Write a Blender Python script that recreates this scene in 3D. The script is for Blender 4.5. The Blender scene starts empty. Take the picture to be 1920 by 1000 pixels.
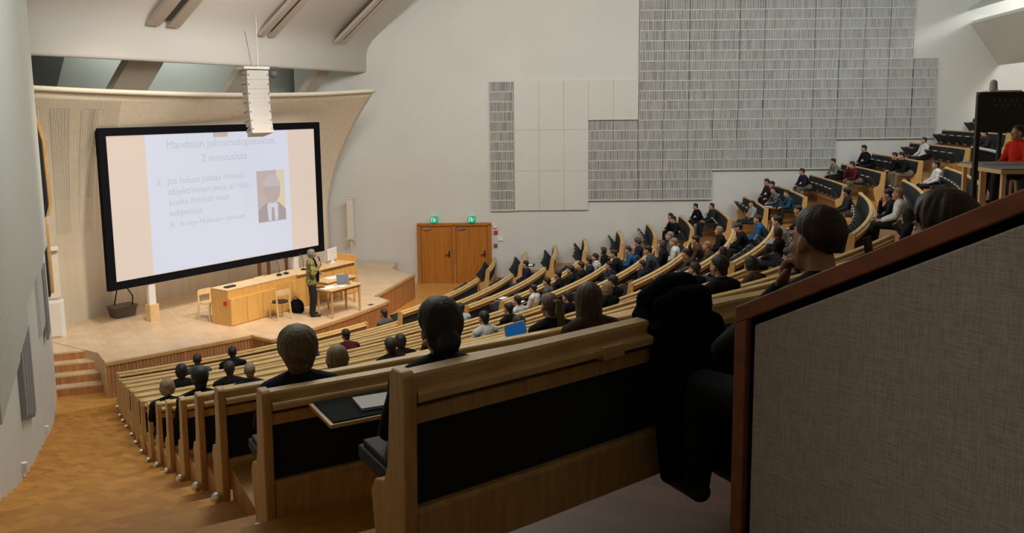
import bpy, bmesh, math, random
import numpy as np
from mathutils import Vector, Matrix
rnd = random.Random(7)
S = bpy.context.scene
COL = S.collection
D = bpy.data
PI = math.pi

# ------------------------------------------------------------------ camera
EYE = Vector((0.0, 0.0, 6.22))
PITCH, ROLL = math.atan(217/1600), 0.011
fw = Vector((0, math.cos(PITCH), -math.sin(PITCH)))
r0 = Vector((1, 0, 0)); u0 = r0.cross(fw)
rt = r0*math.cos(ROLL) - u0*math.sin(ROLL)
up = u0*math.cos(ROLL) + r0*math.sin(ROLL)
cam = D.cameras.new('camera'); cam.sensor_width = 36; cam.lens = 30.0
cam.shift_y = -(500-417)/1920; cam.clip_start = 0.05; cam.clip_end = 200
co = D.objects.new('camera', cam); COL.objects.link(co)
co.matrix_world = Matrix(((rt.x, up.x, -fw.x, EYE.x), (rt.y, up.y, -fw.y, EYE.y), (rt.z, up.z, -fw.z, EYE.z), (0, 0, 0, 1)))
S.camera = co

# ------------------------------------------------------------------ world, lights, exposure
W = D.worlds.new('world'); S.world = W; W.use_nodes = True
W.node_tree.nodes['Background'].inputs[0].default_value = (0.55, 0.6, 0.65, 1)
W.node_tree.nodes['Background'].inputs[1].default_value = 0.02
S.view_settings.view_transform = 'Standard'; S.view_settings.look = 'None'
S.view_settings.gamma = 1; S.view_settings.use_curve_mapping = False
S.view_settings.exposure = 0.0

def area(name, loc, target, size, size_y, power, col):
    l = D.lights.new(name, 'AREA'); l.shape = 'RECTANGLE'; l.size = size; l.size_y = size_y
    l.energy = power; l.color = col
    o = D.objects.new(name, l); COL.objects.link(o); o.location = loc
    o.rotation_euler = (Vector(target)-Vector(loc)).to_track_quat('-Z', 'Y').to_euler()
    return o
def spot(name, loc, target, power, deg, blend, col, rad=0.4):
    l = D.lights.new(name, 'SPOT'); l.energy = power; l.spot_size = math.radians(deg); l.spot_blend = blend; l.color = col; l.shadow_soft_size = rad
    o = D.objects.new(name, l); COL.objects.link(o); o.location = loc
    o.rotation_euler = (Vector(target)-Vector(loc)).to_track_quat('-Z', 'Y').to_euler()
spot('stage_light', (-1.2, 17.0, 11.0), (-5.5, 23.2, 0.6), 3000, 40, 0.7, (1.0, 0.80, 0.54))
spot('stage_light', (-4.0, 14.5, 11.0), (-9.8, 21.4, 3.0), 3000, 44, 0.8, (1.0, 0.86, 0.68))
area('ceiling_fill', (-1.6, 19.0, 9.3), (-5.0, 25.2, 10.4), 5.0, 1.2, 125, (1.0, 0.93, 0.86))  # added uplight out of view, brightens the sloped ceiling over the stage
area('house_light', (-2.0, 19.5, 11.2), (1.0, 13.0, 3.0), 7.0, 3.0, 300, (1.0, 0.90, 0.74))
area('house_light', (0.5, 18.5, 11.3), (-1.0, 29.0, 4.2), 9.0, 3.0, 830, (0.99, 0.98, 0.99))
area('house_light', (11.0, 21.5, 11.3), (12.5, 27.5, 5.0), 8.0, 3.5, 560, (0.85, 0.98, 1.0))
area('aisle_light', (-2.4, 10.5, 11.2), (-6.6, 11.5, 3.4), 4.0, 1.5, 380, (0.92, 0.98, 0.95))
spot('parapet_fill', (-1.7, 1.5, 9.4), (1.12, 1.30, 5.05), 150, 22, 0.8, (1.0, 0.90, 0.80))  # added narrow spot, brightens only the fabric parapet
area('cove_light', (19.2, 27.0, 10.8), (18.6, 30.0, 8.0), 2.0, 1.0, 190, (0.95, 0.98, 1.0))
area('cove_light', (-9.2, 24.6, 8.9), (-10.4, 25.6, 7.4), 5.0, 0.6, 60, (0.92, 1.0, 0.95))

# ------------------------------------------------------------------ materials
MATS = {}
def mat(name, col, rough=0.6, metal=0.0, var=0.0, scale=8.0, stretch=(1, 1, 1), bump=0.0, emit=None, coord='Object', spec=0.5):
    if name in MATS: return MATS[name]
    m = D.materials.new(name); m.use_nodes = True; nt = m.node_tree; b = nt.nodes['Principled BSDF']
    b.inputs['Base Color'].default_value = (*col, 1); b.inputs['Roughness'].default_value = rough
    b.inputs['Metallic'].default_value = metal; b.inputs['Specular IOR Level'].default_value = spec
    if emit:
        b.inputs['Base Color'].default_value = (*[c*0.12 for c in col], 1); b.inputs['Specular IOR Level'].default_value = 0.2
        b.inputs['Emission Color'].default_value = (*col, 1); b.inputs['Emission Strength'].default_value = emit
    if var or bump:
        tc = nt.nodes.new('ShaderNodeTexCoord'); mp = nt.nodes.new('ShaderNodeMapping'); mp.inputs['Scale'].default_value = stretch
        nz = nt.nodes.new('ShaderNodeTexNoise'); nz.inputs['Scale'].default_value = scale; nz.inputs['Detail'].default_value = 4
        nt.links.new(tc.outputs[coord], mp.inputs[0]); nt.links.new(mp.outputs[0], nz.inputs['Vector'])
        if var:
            cr = nt.nodes.new('ShaderNodeValToRGB'); cr.color_ramp.elements[0].position = 0.3; cr.color_ramp.elements[1].position = 0.7
            cr.color_ramp.elements[0].color = (*[c*(1-var) for c in col], 1); cr.color_ramp.elements[1].color = (*[min(1, c*(1+var)) for c in col], 1)
            nt.links.new(nz.outputs['Fac'], cr.inputs[0]); nt.links.new(cr.outputs[0], b.inputs['Base Color'])
            if emit: nt.links.new(cr.outputs[0], b.inputs['Emission Color'])
        if bump:
            bp = nt.nodes.new('ShaderNodeBump'); bp.inputs['Strength'].default_value = bump; bp.inputs['Distance'].default_value = 0.01
            nt.links.new(nz.outputs['Fac'], bp.inputs['Height']); nt.links.new(bp.outputs[0], b.inputs['Normal'])
    MATS[name] = m; return m
def parquet(name, c1, c2, bw, rh, rot=0.0, rough=0.35):
    m = D.materials.new(name); m.use_nodes = True; nt = m.node_tree; b = nt.nodes['Principled BSDF']
    tc = nt.nodes.new('ShaderNodeTexCoord'); mp = nt.nodes.new('ShaderNodeMapping'); mp.inputs['Rotation'].default_value = (0, 0, rot)
    br = nt.nodes.new('ShaderNodeTexBrick'); br.inputs['Scale'].default_value = 1; br.inputs['Brick Width'].default_value = bw
    br.inputs['Row Height'].default_value = rh; br.inputs['Mortar Size'].default_value = 0.003; br.inputs['Bias'].default_value = 0.0
    br.inputs['Color1'].default_value = (*c1, 1); br.inputs['Color2'].default_value = (*c2, 1)
    br.inputs['Mortar'].default_value = (*[c*0.75 for c in c1], 1)
    nz = nt.nodes.new('ShaderNodeTexNoise'); nz.inputs['Scale'].default_value = 2.5; nz.inputs['Detail'].default_value = 5
    mx = nt.nodes.new('ShaderNodeMixRGB'); mx.blend_type = 'MULTIPLY'; mx.inputs[0].default_value = 0.35
    nt.links.new(tc.outputs['Object'], mp.inputs[0]); nt.links.new(mp.outputs[0], br.inputs['Vector']); nt.links.new(mp.outputs[0], nz.inputs['Vector'])
    nt.links.new(br.outputs['Color'], mx.inputs[1]); nt.links.new(nz.outputs['Fac'], mx.inputs[2])
    nt.links.new(mx.outputs[0], b.inputs['Base Color']); b.inputs['Roughness'].default_value = rough
    MATS[name] = m; return m
def weave(name, c1, c2, sc):
    m = D.materials.new(name); m.use_nodes = True; nt = m.node_tree; b = nt.nodes['Principled BSDF']
    tc = nt.nodes.new('ShaderNodeTexCoord'); out = []
    for st in ((sc, sc, sc*0.08), (sc*0.08, sc*0.08, sc)):
        mp = nt.nodes.new('ShaderNodeMapping'); mp.inputs['Scale'].default_value = st
        nz = nt.nodes.new('ShaderNodeTexNoise'); nz.inputs['Scale'].default_value = 1; nz.inputs['Detail'].default_value = 3
        nt.links.new(tc.outputs['Object'], mp.inputs[0]); nt.links.new(mp.outputs[0], nz.inputs['Vector']); out.append(nz)
    ad = nt.nodes.new('ShaderNodeMath'); ad.operation = 'ADD'
    nt.links.new(out[0].outputs['Fac'], ad.inputs[0]); nt.links.new(out[1].outputs['Fac'], ad.inputs[1])
    cr = nt.nodes.new('ShaderNodeValToRGB'); cr.color_ramp.elements[0].position = 0.38; cr.color_ramp.elements[1].position = 0.62
    hf = nt.nodes.new('ShaderNodeMath'); hf.operation = 'MULTIPLY'; hf.inputs[1].default_value = 0.5
    nt.links.new(ad.outputs[0], hf.inputs[0]); nt.links.new(hf.outputs[0], cr.inputs[0])
    cr.color_ramp.elements[0].color = (*c1, 1); cr.color_ramp.elements[1].color = (*c2, 1)
    bp = nt.nodes.new('ShaderNodeBump'); bp.inputs['Strength'].default_value = 0.4; bp.inputs['Distance'].default_value = 0.004
    nt.links.new(hf.outputs[0], bp.inputs['Height']); nt.links.new(bp.outputs[0], b.inputs['Normal'])
    nt.links.new(cr.outputs[0], b.inputs['Base Color']); b.inputs['Roughness'].default_value = 0.95
    MATS[name] = m; return m

plaster = mat('white_plaster', (0.70, 0.69, 0.64), 0.85, var=0.03, scale=0.7, bump=0.05)
plaster_l = mat('cool_plaster', (0.66, 0.68, 0.64), 0.85, var=0.04, scale=0.8, bump=0.05)
ceil_m = mat('ceiling_plaster', (0.80, 0.76, 0.70), 0.85, var=0.02, scale=0.5, bump=0.02)
shell_m = mat('shell_plaster', (0.80, 0.72, 0.57), 0.8, var=0.06, scale=9, stretch=(1, 1, 0.04), bump=0.05)
rib_m = mat('shell_rib', (0.74, 0.68, 0.56), 0.7)
gap_m = mat('slat_gap', (0.10, 0.085, 0.07), 0.9)
slat_m = mat('grey_slat', (0.66, 0.66, 0.61), 0.7, var=0.05, scale=3)
slatgap_m = mat('slat_backing', (0.11, 0.11, 0.105), 0.9)
tile_m = mat('white_tile', (0.68, 0.67, 0.61), 0.6, var=0.02, scale=1)
oak = mat('oak', (0.64, 0.43, 0.175), 0.45, var=0.16, scale=5, stretch=(1, 1, 7), bump=0.04)
oak_side = mat('oak_end', (0.56, 0.34, 0.125), 0.45, var=0.16, scale=6, stretch=(6, 6, 0.7), bump=0.04)
oak_red = mat('oak_reddish', (0.30, 0.135, 0.06), 0.5, var=0.18, scale=6, stretch=(1, 1, 8), bump=0.04)
slat_wood = mat('stage_slat_wood', (0.46, 0.20, 0.07), 0.5, var=0.25, scale=9, stretch=(2, 2, 0.2))
desk_wood = mat('desk_wood', (0.66, 0.37, 0.11), 0.4, var=0.10, scale=4, stretch=(3, 3, 0.4))
door_wood = mat('door_wood', (0.47, 0.168, 0.020), 0.4, var=0.18, scale=6, stretch=(3, 3, 0.2), bump=0.02)
frame_wood = mat('parapet_wood', (0.26, 0.085, 0.038), 0.5, var=0.2, scale=6, stretch=(1, 1, 4), bump=0.04)
birch = mat('birch', (0.72, 0.50, 0.26), 0.4, var=0.08, scale=6)
table_wood = mat('table_wood', (0.60, 0.35, 0.14), 0.4, var=0.12, scale=6)
uphol = mat('dark_upholstery', (0.012, 0.015, 0.019), 0.9, var=0.25, scale=40, bump=0.1)
seat_m = mat('seat_leather', (0.012, 0.015, 0.020), 0.7, var=0.2, scale=20, bump=0.05)
black = mat('black_plastic', (0.008, 0.008, 0.010), 0.5)
blackcloth = mat('black_cloth', (0.006, 0.006, 0.009), 0.95, spec=0.1)
white_p = mat('white_plastic', (0.78, 0.78, 0.76), 0.5)
chrome = mat('chrome', (0.85, 0.85, 0.85), 0.12, metal=1)
steel = mat('grey_steel', (0.45, 0.45, 0.45), 0.35, metal=0.8)
paper_m = mat('paper', (0.85, 0.85, 0.83), 0.8)
grey_m = mat('grey_plastic', (0.16, 0.16, 0.16), 0.6)
lino = mat('grey_lino', (0.17, 0.19, 0.21), 0.4)
cap_m = mat('parapet_cap', (0.42, 0.43, 0.43), 0.5)
spk_m = mat('ivory_enamel', (0.72, 0.68, 0.60), 0.5)
beam_m = mat('beam_plaster', (0.52, 0.44, 0.35), 0.8)
red_m = mat('red_enamel', (0.6, 0.03, 0.03), 0.5)
blue_glow = mat('blue_screen', (0.02, 0.17, 0.50), 0.4, emit=0.35)
dblue_glow = mat('dim_blue_screen', (0.01, 0.09, 0.22), 0.4, emit=0.5)
grey_glow = mat('pale_screen', (0.55, 0.62, 0.68), 0.4, emit=0.15)
stage_floor = parquet('stage_parquet', (0.86, 0.65, 0.44), (0.82, 0.60, 0.39), 1.2, 0.14, 1.0)
low_floor = parquet('orange_parquet', (0.84, 0.42, 0.10), (0.70, 0.33, 0.07), 0.45, 0.07, 0.4)
aisle_floor = parquet('aisle_parquet', (0.66, 0.29, 0.040), (0.48, 0.19, 0.024), 0.24, 0.09, 0.46, rough=0.65)
tier_floor = parquet('tier_parquet', (0.60, 0.30, 0.09), (0.48, 0.22, 0.06), 0.45, 0.08, 0.4, rough=0.4)
fabric = weave('parapet_fabric', (0.36, 0.31, 0.26), (0.52, 0.46, 0.40), 260)

# ------------------------------------------------------------------ mesh helpers
class MB:
    def __init__(s): s.v = []; s.f = []; s.m = []
    def add(s, vs, fs, mi=0):
        o = len(s.v); s.v += [tuple(v) for v in vs]; s.f += [tuple(i+o for i in f) for f in fs]; s.m += [mi]*len(fs)
    def box(s, c, size, M=None, mi=0):
        hx, hy, hz = size[0]/2, size[1]/2, size[2]/2
        vs = [Vector((x, y, z)) for z in (-hz, hz) for y in (-hy, hy) for x in (-hx, hx)]
        if M is not None: vs = [M @ v for v in vs]
        vs = [v+Vector(c) for v in vs]
        s.add(vs, [(0, 2, 3, 1), (4, 5, 7, 6), (0, 1, 5, 4), (2, 6, 7, 3), (0, 4, 6, 2), (1, 3, 7, 5)], mi)
    def prism(s, poly, z0, z1, mi=0):
        n = len(poly); vs = [(x, y, z0) for x, y in poly]+[(x, y, z1) for x, y in poly]
        s.add(vs, [tuple(range(n))[::-1], tuple(range(n, 2*n))]+[(i, (i+1) % n, n+(i+1) % n, n+i) for i in range(n)], mi)
    def slab(s, A, B, mi=0):      # two matching loops of 3-D points
        n = len(A); s.add(list(A)+list(B), [tuple(range(n))[::-1], tuple(range(n, 2*n))]+[(i, (i+1) % n, n+(i+1) % n, n+i) for i in range(n)], mi)
    def tube(s, pts, r, n=10, mi=0):
        pts = [Vector(p) for p in pts]; rs = r if isinstance(r, (list, tuple)) else [r]*len(pts)
        o = len(s.v); prev = None
        for i, p in enumerate(pts):
            d = (pts[min(i+1, len(pts)-1)]-pts[max(i-1, 0)]).normalized()
            a = d.orthogonal().normalized() if prev is None else (prev-d*prev.dot(d)).normalized()
            prev = a; b = d.cross(a)
            for k in range(n):
                t = 2*PI*k/n; s.v.append(tuple(p+(a*math.cos(t)+b*math.sin(t))*rs[i]))
        for i in range(len(pts)-1):
            for k in range(n):
                s.f.append((o+i*n+k, o+i*n+(k+1) % n, o+(i+1)*n+(k+1) % n, o+(i+1)*n+k)); s.m.append(mi)
        s.f.append(tuple(o+k for k in range(n))[::-1]); s.f.append(tuple(o+(len(pts)-1)*n+k for k in range(n))); s.m += [mi, mi]
    def ball(s, c, r, n=12, mi=0):
        rr = r if isinstance(r, (tuple, list)) else (r, r, r)
        vs = [(c[0], c[1], c[2]+rr[2])]; h = n//2
        for i in range(1, h):
            t = PI*i/h
            for k in range(n): vs.append((c[0]+rr[0]*math.sin(t)*math.cos(2*PI*k/n), c[1]+rr[1]*math.sin(t)*math.sin(2*PI*k/n), c[2]+rr[2]*math.cos(t)))
        vs.append((c[0], c[1], c[2]-rr[2])); fs = []
        for k in range(n):
            fs.append((0, 1+k, 1+(k+1) % n)); fs.append((len(vs)-1, 1+(h-2)*n+(k+1) % n, 1+(h-2)*n+k))
            for i in range(h-2): fs.append((1+i*n+k, 1+(i+1)*n+k, 1+(i+1)*n+(k+1) % n, 1+i*n+(k+1) % n))
        s.add(vs, fs, mi)
    def build(s, name, mats, parent=None, base=None, bevel=0, smooth=False):
        me = D.meshes.new(name)
        b = Vector(base) if base is not None else (Vector(parent['_b']) if parent is not None and '_b' in parent else Vector((0, 0, 0)))
        me.from_pydata([tuple(Vector(v)-b) for v in s.v], [], s.f)
        for m in (mats if isinstance(mats, (list, tuple)) else [mats]): me.materials.append(m)
        me.polygons.foreach_set('material_index', s.m)
        bm = bmesh.new(); bm.from_mesh(me); bmesh.ops.recalc_face_normals(bm, faces=bm.faces); bm.to_mesh(me); bm.free()
        if smooth: me.polygons.foreach_set('use_smooth', [True]*len(me.polygons))
        o = D.objects.new(name, me); COL.objects.link(o)
        if parent is not None: o.parent = parent
        else: o.location = b
        o['_b'] = tuple(b)
        if bevel:
            md = o.modifiers.new('bevel', 'BEVEL'); md.width = bevel; md.segments = 2; md.limit_method = 'ANGLE'
        return o
def tag(o, label, cat, group=None):
    o['label'] = label; o['category'] = cat
    if group: o['group'] = group
    return o
def thing(name, label, cat, base, group=None):
    o = D.objects.new(name, None); COL.objects.link(o); o.location = base; o.empty_display_size = 0.1
    o['_b'] = tuple(base); return tag(o, label, cat, group)
def structure(o): o['kind'] = 'structure'; return o

# ------------------------------------------------------------------ seating geometry (concentric rows)
CX, CY = -15.9, 30.1
R = [15.25, 16.35, 17.4, 18.45, 19.65, 20.7, 21.85, 23.0, 24.1, 25.25, 26.4, 27.5, 28.55, 29.85, 31.50]
ZT = [0.79, 1.06, 1.30, 1.54, 1.81, 2.05, 2.33, 2.64, 2.99, 3.36, 3.74, 4.11, 4.46, 4.83, 5.36]
RR = R[:14]+[30.95, 32.0]; ZR = ZT[:14]+[5.26, 5.65]
BH = 0.88
TL = [-59.5, -59.7, -59.83, -59.95, -60.05, -60.16, -60.26, -60.33, -60.38, -60.45, -60.5, -60.56, -60.62, -60.65, -60.50]
ORD = ['first', 'second', 'third', 'fourth', 'fifth', 'sixth', 'seventh', 'eighth', 'ninth', 'tenth', 'eleventh', 'twelfth', 'thirteenth', 'fourteenth', 'fifteenth', 'sixteenth']
def pol(r, deg, z=0.0):
    a = math.radians(deg); return Vector((CX+r*math.cos(a), CY+r*math.sin(a), z))
DRIFT = [None]      # the nearest bench is set slightly off the common centre
def sweep(mb, prof, r, z, t0, t1, step=1.0, mi=0):
    n = max(2, int(abs(t1-t0)/step)+1); k = len(prof); o = len(mb.v)
    for i in range(n+1):
        t = t0+(t1-t0)*i/n
        d_ = DRIFT[0](t) if DRIFT[0] else 0.0
        for u, h in prof: mb.v.append(tuple(pol(r+u+d_, t, z+h)))
    for i in range(n):
        for j in range(k):
            a, b = o+i*k+j, o+i*k+(j+1) % k; mb.f.append((a, b, b+k, a+k)); mb.m.append(mi)
    mb.f.append(tuple(o+j for j in range(k))); mb.f.append(tuple(o+n*k+j for j in range(k))[::-1]); mb.m += [mi, mi]
def floor_z(r, tab=(R, ZT)):
    return float(np.interp(r, tab[0], [max(0.0, z-BH) for z in tab[1]]))

# ------------------------------------------------------------------ floors
fm = MB(); fm.prism([(-12.5, 17.0), (-8.0, 15.5), (0.6, 20), (0.6, 30.3), (-12.5, 30.3)], -0.2, 0.0)
structure(fm.build('floor', low_floor))
def tiers(name, rl, zl, t0, t1, first, last_r, m_=None, last=99):
    m = MB(); m_ = m_ or tier_floor
    for i in range(first, min(last, len(rl))):
        fl = max(0.004*(i+1), zl[i]-BH); ri = rl[i-1]+0.06 if i else rl[0]-1.0
        ro = rl[i]+0.06 if i < len(rl)-1 else last_r
        if name == 'floor' and i == 14 and t0 < -40: ri = rl[13]+1.10
        if name == 'floor' and i == 13 and t0 < -40: ro = rl[13]+1.10
        sweep(m, [(ri-20, -0.25), (ri-20, fl), (ro-20, fl), (ro-20, -0.25)], 20, 0, TL[i]+0.15 if t0 < -40 else t0, t1)
    return structure(m.build(name, m_))
tiers('floor', R, ZT, -60.9, -36.6, 0, 32.2, None, 14)
tiers('floor', R, ZT, -60.9, -36.6, 14, 32.2, parquet('shade_darkened_red_parquet', (0.13, 0.048, 0.026), (0.09, 0.033, 0.018), 0.45, 0.08, 0.4, rough=0.5))  # reddish wood, darkened so its colour carries the shade on this tier
tiers('floor', R[:13], ZT[:13], -32.3, -13.8, 0, 29.3)
tiers('floor', RR, ZR, -9.3, -0.2, 0, 36.0)
# control platform behind the middle block
m = MB(); sweep(m, [(29.3-20, -0.2), (29.3-20, 4.40), (36-20, 4.40), (36-20, -0.2)], 20, 0, -36.6, -9.3)
structure(m.build('floor', tier_floor))
def steps(t0, t1, rl, zl, sub):
    m = MB(); zs = [max(0.0, z-BH) for z in zl]
    for i in range(len(rl)):
        z1 = zs[i]; z0 = zs[i-1] if i else 0.0; ra = rl[i-1]+0.15 if i else rl[0]-0.7; rb = rl[i]+0.15
        rb += 0.0
        for k in range(sub):
            a = ra+(rb-ra)*k/sub; b = ra+(rb-ra)*(k+1)/sub; z = z0+(z1-z0)*(k+1)/sub
            sweep(m, [(a-20, -0.25), (a-20, z+0.006), (b-20, z+0.006), (b-20, -0.25)], 20, 0, t0, t1)
    sweep(m, [(rl[-1]+0.15-20, -0.25), (rl[-1]+0.15-20, zs[-1]+0.006), (36-20, zs[-1]+0.006), (36-20, -0.25)], 20, 0, t0, min(t1, -60.9) if t0 < -60 else t1)
    return structure(m.build('stairs', aisle_floor))
steps(-64.05, -59.4, R, ZT, 2)
lf = MB(); sweep(lf, [(32.3-20, 2.9), (32.3-20, 3.1), (36-20, 3.1), (36-20, 2.9)], 20, 0, -60.9, -36.6); structure(lf.build('floor', tier_floor))
steps(-36.6, -32.3, R[:13], ZT[:13], 2)
steps(-13.8, -9.3, R[:13], ZT[:13], 2)

# ------------------------------------------------------------------ stage
SZ = 0.80
edge = [(-9.40, 18.74), (-8.85, 17.95), (-6.32, 20.12), (-5.71, 19.70), (-5.06, 20.61), (-4.3, 21.95), (-3.60, 23.45), (-3.55, 23.72), (-4.01, 24.30), (-3.78, 25.2), (-3.60, 26.0), (-3.42, 26.8), (-3.23, 27.48)]
back = [(-3.75, 27.9), (-4.1, 28.65), (-4.1, 29.9), (-7.5, 29.9), (-12.2, 21.2), (-11.25, 19.9)]
sm = MB(); sm.prism(edge+back, 0.0, SZ-0.02)
stage = structure(sm.build('floor', stage_floor))
sm = MB()
tp = MB(); tp.prism(edge+back, SZ-0.02, SZ); structure(tp.build('floor', stage_floor))
# slatted fascia and nosing along the front edge
fx = MB(); ns = MB()
for (a, b) in zip(edge[1:-1], edge[2:]):
    a, b = Vector((*a, 0)), Vector((*b, 0)); d = b-a; L = d.length; d.normalize(); nrm = Vector((d.y, -d.x, 0)); ang = math.atan2(d.y, d.x)
    M = Matrix.Rotation(ang, 3, 'Z'); n = max(2, int(L/0.075))
    for k in range(n):
        p = a+d*(L*(k+0.5)/n)+nrm*0.015
        fx.box((p.x, p.y, (SZ-0.06)/2), (L/n*0.72, 0.03, SZ-0.06), M)
    c = (a+b)/2+nrm*0.015; ns.box((c.x, c.y, SZ-0.035), (L+0.03, 0.06, 0.07), M)
structure(fx.build('trim_1', slat_wood)); structure(ns.build('trim_2', table_wood))
# stage steps beside the left wall
st = MB(); d = Vector((0.78, 0.63, 0)).normalized(); fwd = Vector((0.50, -0.866, 0))
for k in range(4):
    p0 = Vector((-10.5, 18.35, 0))-fwd*(0.28*(k)-0.45); z = SZ/4*(k+1)-0.004*k
    q0 = Vector((-9.32, 18.80, 0))-fwd*(0.28*k-0.45)
    a, b = p0, q0; c, e = q0-fwd*1.2, p0-fwd*1.2
    st.prism([(a.x, a.y), (b.x, b.y), (c.x, c.y), (e.x, e.y)], 0, z-0.035, 0)
    st.prism([(a.x, a.y), (b.x, b.y), (c.x, c.y), (e.x, e.y)], z-0.035, z, 1)
structure(st.build('stairs', [slat_wood, stage_floor]))

# ------------------------------------------------------------------ walls and ceilings
w = MB(); w.box((6.5, 30.15, 6.0), (28.0, 0.3, 12.0)); structure(w.build('wall_right', plaster))
def radial(r, off=0.0, deg=-64.0, z=0.0):
    a = math.radians(deg); return Vector((CX+r*math.cos(a)-off*math.sin(a)*-1*0 + off*math.sin(a), CY+r*math.sin(a)-off*math.cos(a), z))
def lw(mb, r0, r1, o0, o1, z0, z1, mi=0):
    P = [radial(r0, o0), radial(r1, o0), radial(r1, o1), radial(r0, o1)]
    mb.prism([(p.x, p.y) for p in P], z0, z1, mi)
w = MB(); lw(w, 13.4, 38.0, 0.0, 0.35, -0.2, 12.0); lw(w, 10.2, 13.4, 0.42, 0.77, -0.2, 12.0); lw(w, 13.2, 13.5, 0.01, 0.77, -0.2, 12)
structure(w.build('wall_left', plaster_l))
w = MB(); sweep(w, [(0, -0.2), (0, 12), (0.3, 12), (0.3, -0.2)], 36.0, 0, -64.5, 1); structure(w.build('wall_back', plaster))
w = MB(); w.prism([(-20, -8), (24, -8), (24, 34), (-20, 34)], 11.6, 11.8); structure(w.build('ceiling', ceil_m))
w = MB(); w.box((20.6, 25, 6), (0.3, 12, 12)); structure(w.build('wall_corner', plaster))
# concert shell behind the screen
B = [(-11.7, 20.6), (-10.95, 22.4), (-9.7, 25.2), (-8.3, 28.2), (-6.45, 29.75)]
Lp = [(-10.75, 18.55, 6.75), (-9.4, 20.3, 6.66), (-7.6, 22.9, 6.60), (-6.0, 25.6, 6.64), (-4.35, 27.6, 6.76)]
def cr(P, t):
    n = len(P)-1; x = min(max(t, 0), 1)*n; i = min(int(x), n-1); f = x-i
    p = [Vector(P[max(0, min(n, i+k))]) for k in (-1, 0, 1, 2)]
    return 0.5*((2*p[1])+(p[2]-p[0])*f+(2*p[0]-5*p[1]+4*p[2]-p[3])*f*f+(3*p[1]-p[0]-3*p[2]+p[3])*f**3)
B3 = [(x, y, 0) for x, y in B]
def shell(s, t, push=0.0):
    b = cr(B3, s); l = cr(Lp, s); z = SZ+(l.z-SZ)*t
    e = max(0.0, (t-0.28)/0.72)**1.75
    n = Vector((l.x-b.x, l.y-b.y, 0)).normalized()
    sl = min(1.0, 2.6*max(0.0, t-0.36))
    p = Vector((b.x+(l.x-b.x)*e, b.y+(l.y-b.y)*e, z)); return p+(n*(1-0.5*sl)+Vector((0, 0, -0.5*sl)))*push
NS, NT = 40, 28
sh = MB()
V = [[shell(i/NS, j/NT) for j in range(NT+1)] for i in range(NS+1)]
V2 = [[shell(i/NS, j/NT, -0.10) for j in range(NT+1)] for i in range(NS+1)]
vs = [v for row in V for v in row]+[v for row in V2 for v in row]; N1 = (NS+1)*(NT+1); fs = []
ix = lambda i, j: i*(NT+1)+j
for i in range(NS):
    for j in range(NT):
        fs.append((ix(i, j), ix(i+1, j), ix(i+1, j+1), ix(i, j+1))); fs.append((N1+ix(i, j), N1+ix(i, j+1), N1+ix(i+1, j+1), N1+ix(i+1, j)))
    fs.append((ix(i, NT), ix(i+1, NT), N1+ix(i+1, NT), N1+ix(i, NT)))
for j in range(NT):
    fs.append((ix(NS, j), ix(NS, j+1), N1+ix(NS, j+1), N1+ix(NS, j))); fs.append((ix(0, j+1), ix(0, j), N1+ix(0, j), N1+ix(0, j+1)))
sh.add(vs, fs); structure(sh.build('wall_stage', shell_m, smooth=True))
# lip along the top of the shell
lp = MB(); lp.tube([shell(i/NS, 1.0)+Vector((0, 0, 0.01)) for i in range(NS+1)], 0.06, 8); structure(lp.build('trim_3', rib_m, smooth=True))
# ribbed acoustic strips on the left third of the shell
rb = MB(); gp = MB()
groups = [(0.03, 0.085), (0.115, 0.165), (0.19, 0.235)]
def strip(mb, s0, s1, t0, t1, push, n=16):
    A = []; Bq = []
    for k in range(n+1):
        t = t0+(t1-t0)*k/n
        A.append((shell(s0, t, push), shell(s1, t, push)))
    o = len(mb.v)
    for a, b in A: mb.v += [tuple(a), tuple(b)]
    for k in range(n): mb.f.append((o+2*k, o+2*k+1, o+2*k+3, o+2*k+2)); mb.m.append(0)
    o = len(mb.v)
for s0, s1 in groups:
    strip(gp, s0, s1, 0.55, 0.93, 0.006)
    n = 13
    for k in range(n):
        a = s0+(s1-s0)*k/n; strip(rb, a, a+(s1-s0)/n*0.62, 0.40, 0.93, 0.035)
for k in range(70):
    a = 0.01+0.27*k/70; strip(rb, a, a+0.0022, 0.0, 0.97, 0.016, 14)
structure(gp.build('trim_4', gap_m)); structure(rb.build('trim_5', rib_m))

# bulkhead and slanted ceiling over the stage
P0, P1 = Vector((-11.3, 17.2, 0)), Vector((-4.95, 30.2, 0)); dl = (P1-P0).normalized(); nn = Vector((dl.y, -dl.x, 0))
bk = MB()
prof = [(-0.12, 7.50), (-0.06, 7.45), (0.0, 7.44), (0.05, 7.47), (0.06, 7.53), (0.06, 7.85), (0.08, 8.1), (0.15, 8.32), (0.28, 8.54), (0.5, 8.76), (0.9, 9.06), (1.7, 9.64), (4.2, 11.45), (4.2, 11.6), (0.1, 9.0), (-0.12, 8.6)]
A = [P0+nn*u+Vector((0, 0, z)) for u, z in prof]; Bq = [P1+nn*u+Vector((0, 0, z)) for u, z in prof]
bk.slab(A, Bq); structure(bk.build('ceiling', ceil_m, smooth=True))
bk = MB(); q0, q1 = P0-nn*2.6, P1-nn*2.6
bk.slab([q0+Vector((0, 0, 6)), q0+Vector((0, 0, 10)), q0-nn*0.2+Vector((0, 0, 10)), q0-nn*0.2+Vector((0, 0, 6))], [q1+Vector((0, 0, 6)), q1+Vector((0, 0, 10)), q1-nn*0.2+Vector((0, 0, 10)), q1-nn*0.2+Vector((0, 0, 6))])
structure(bk.build('wall_front', plaster_l))
tri = MB(); a = P0-nn*2.55+dl*2.0
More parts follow.
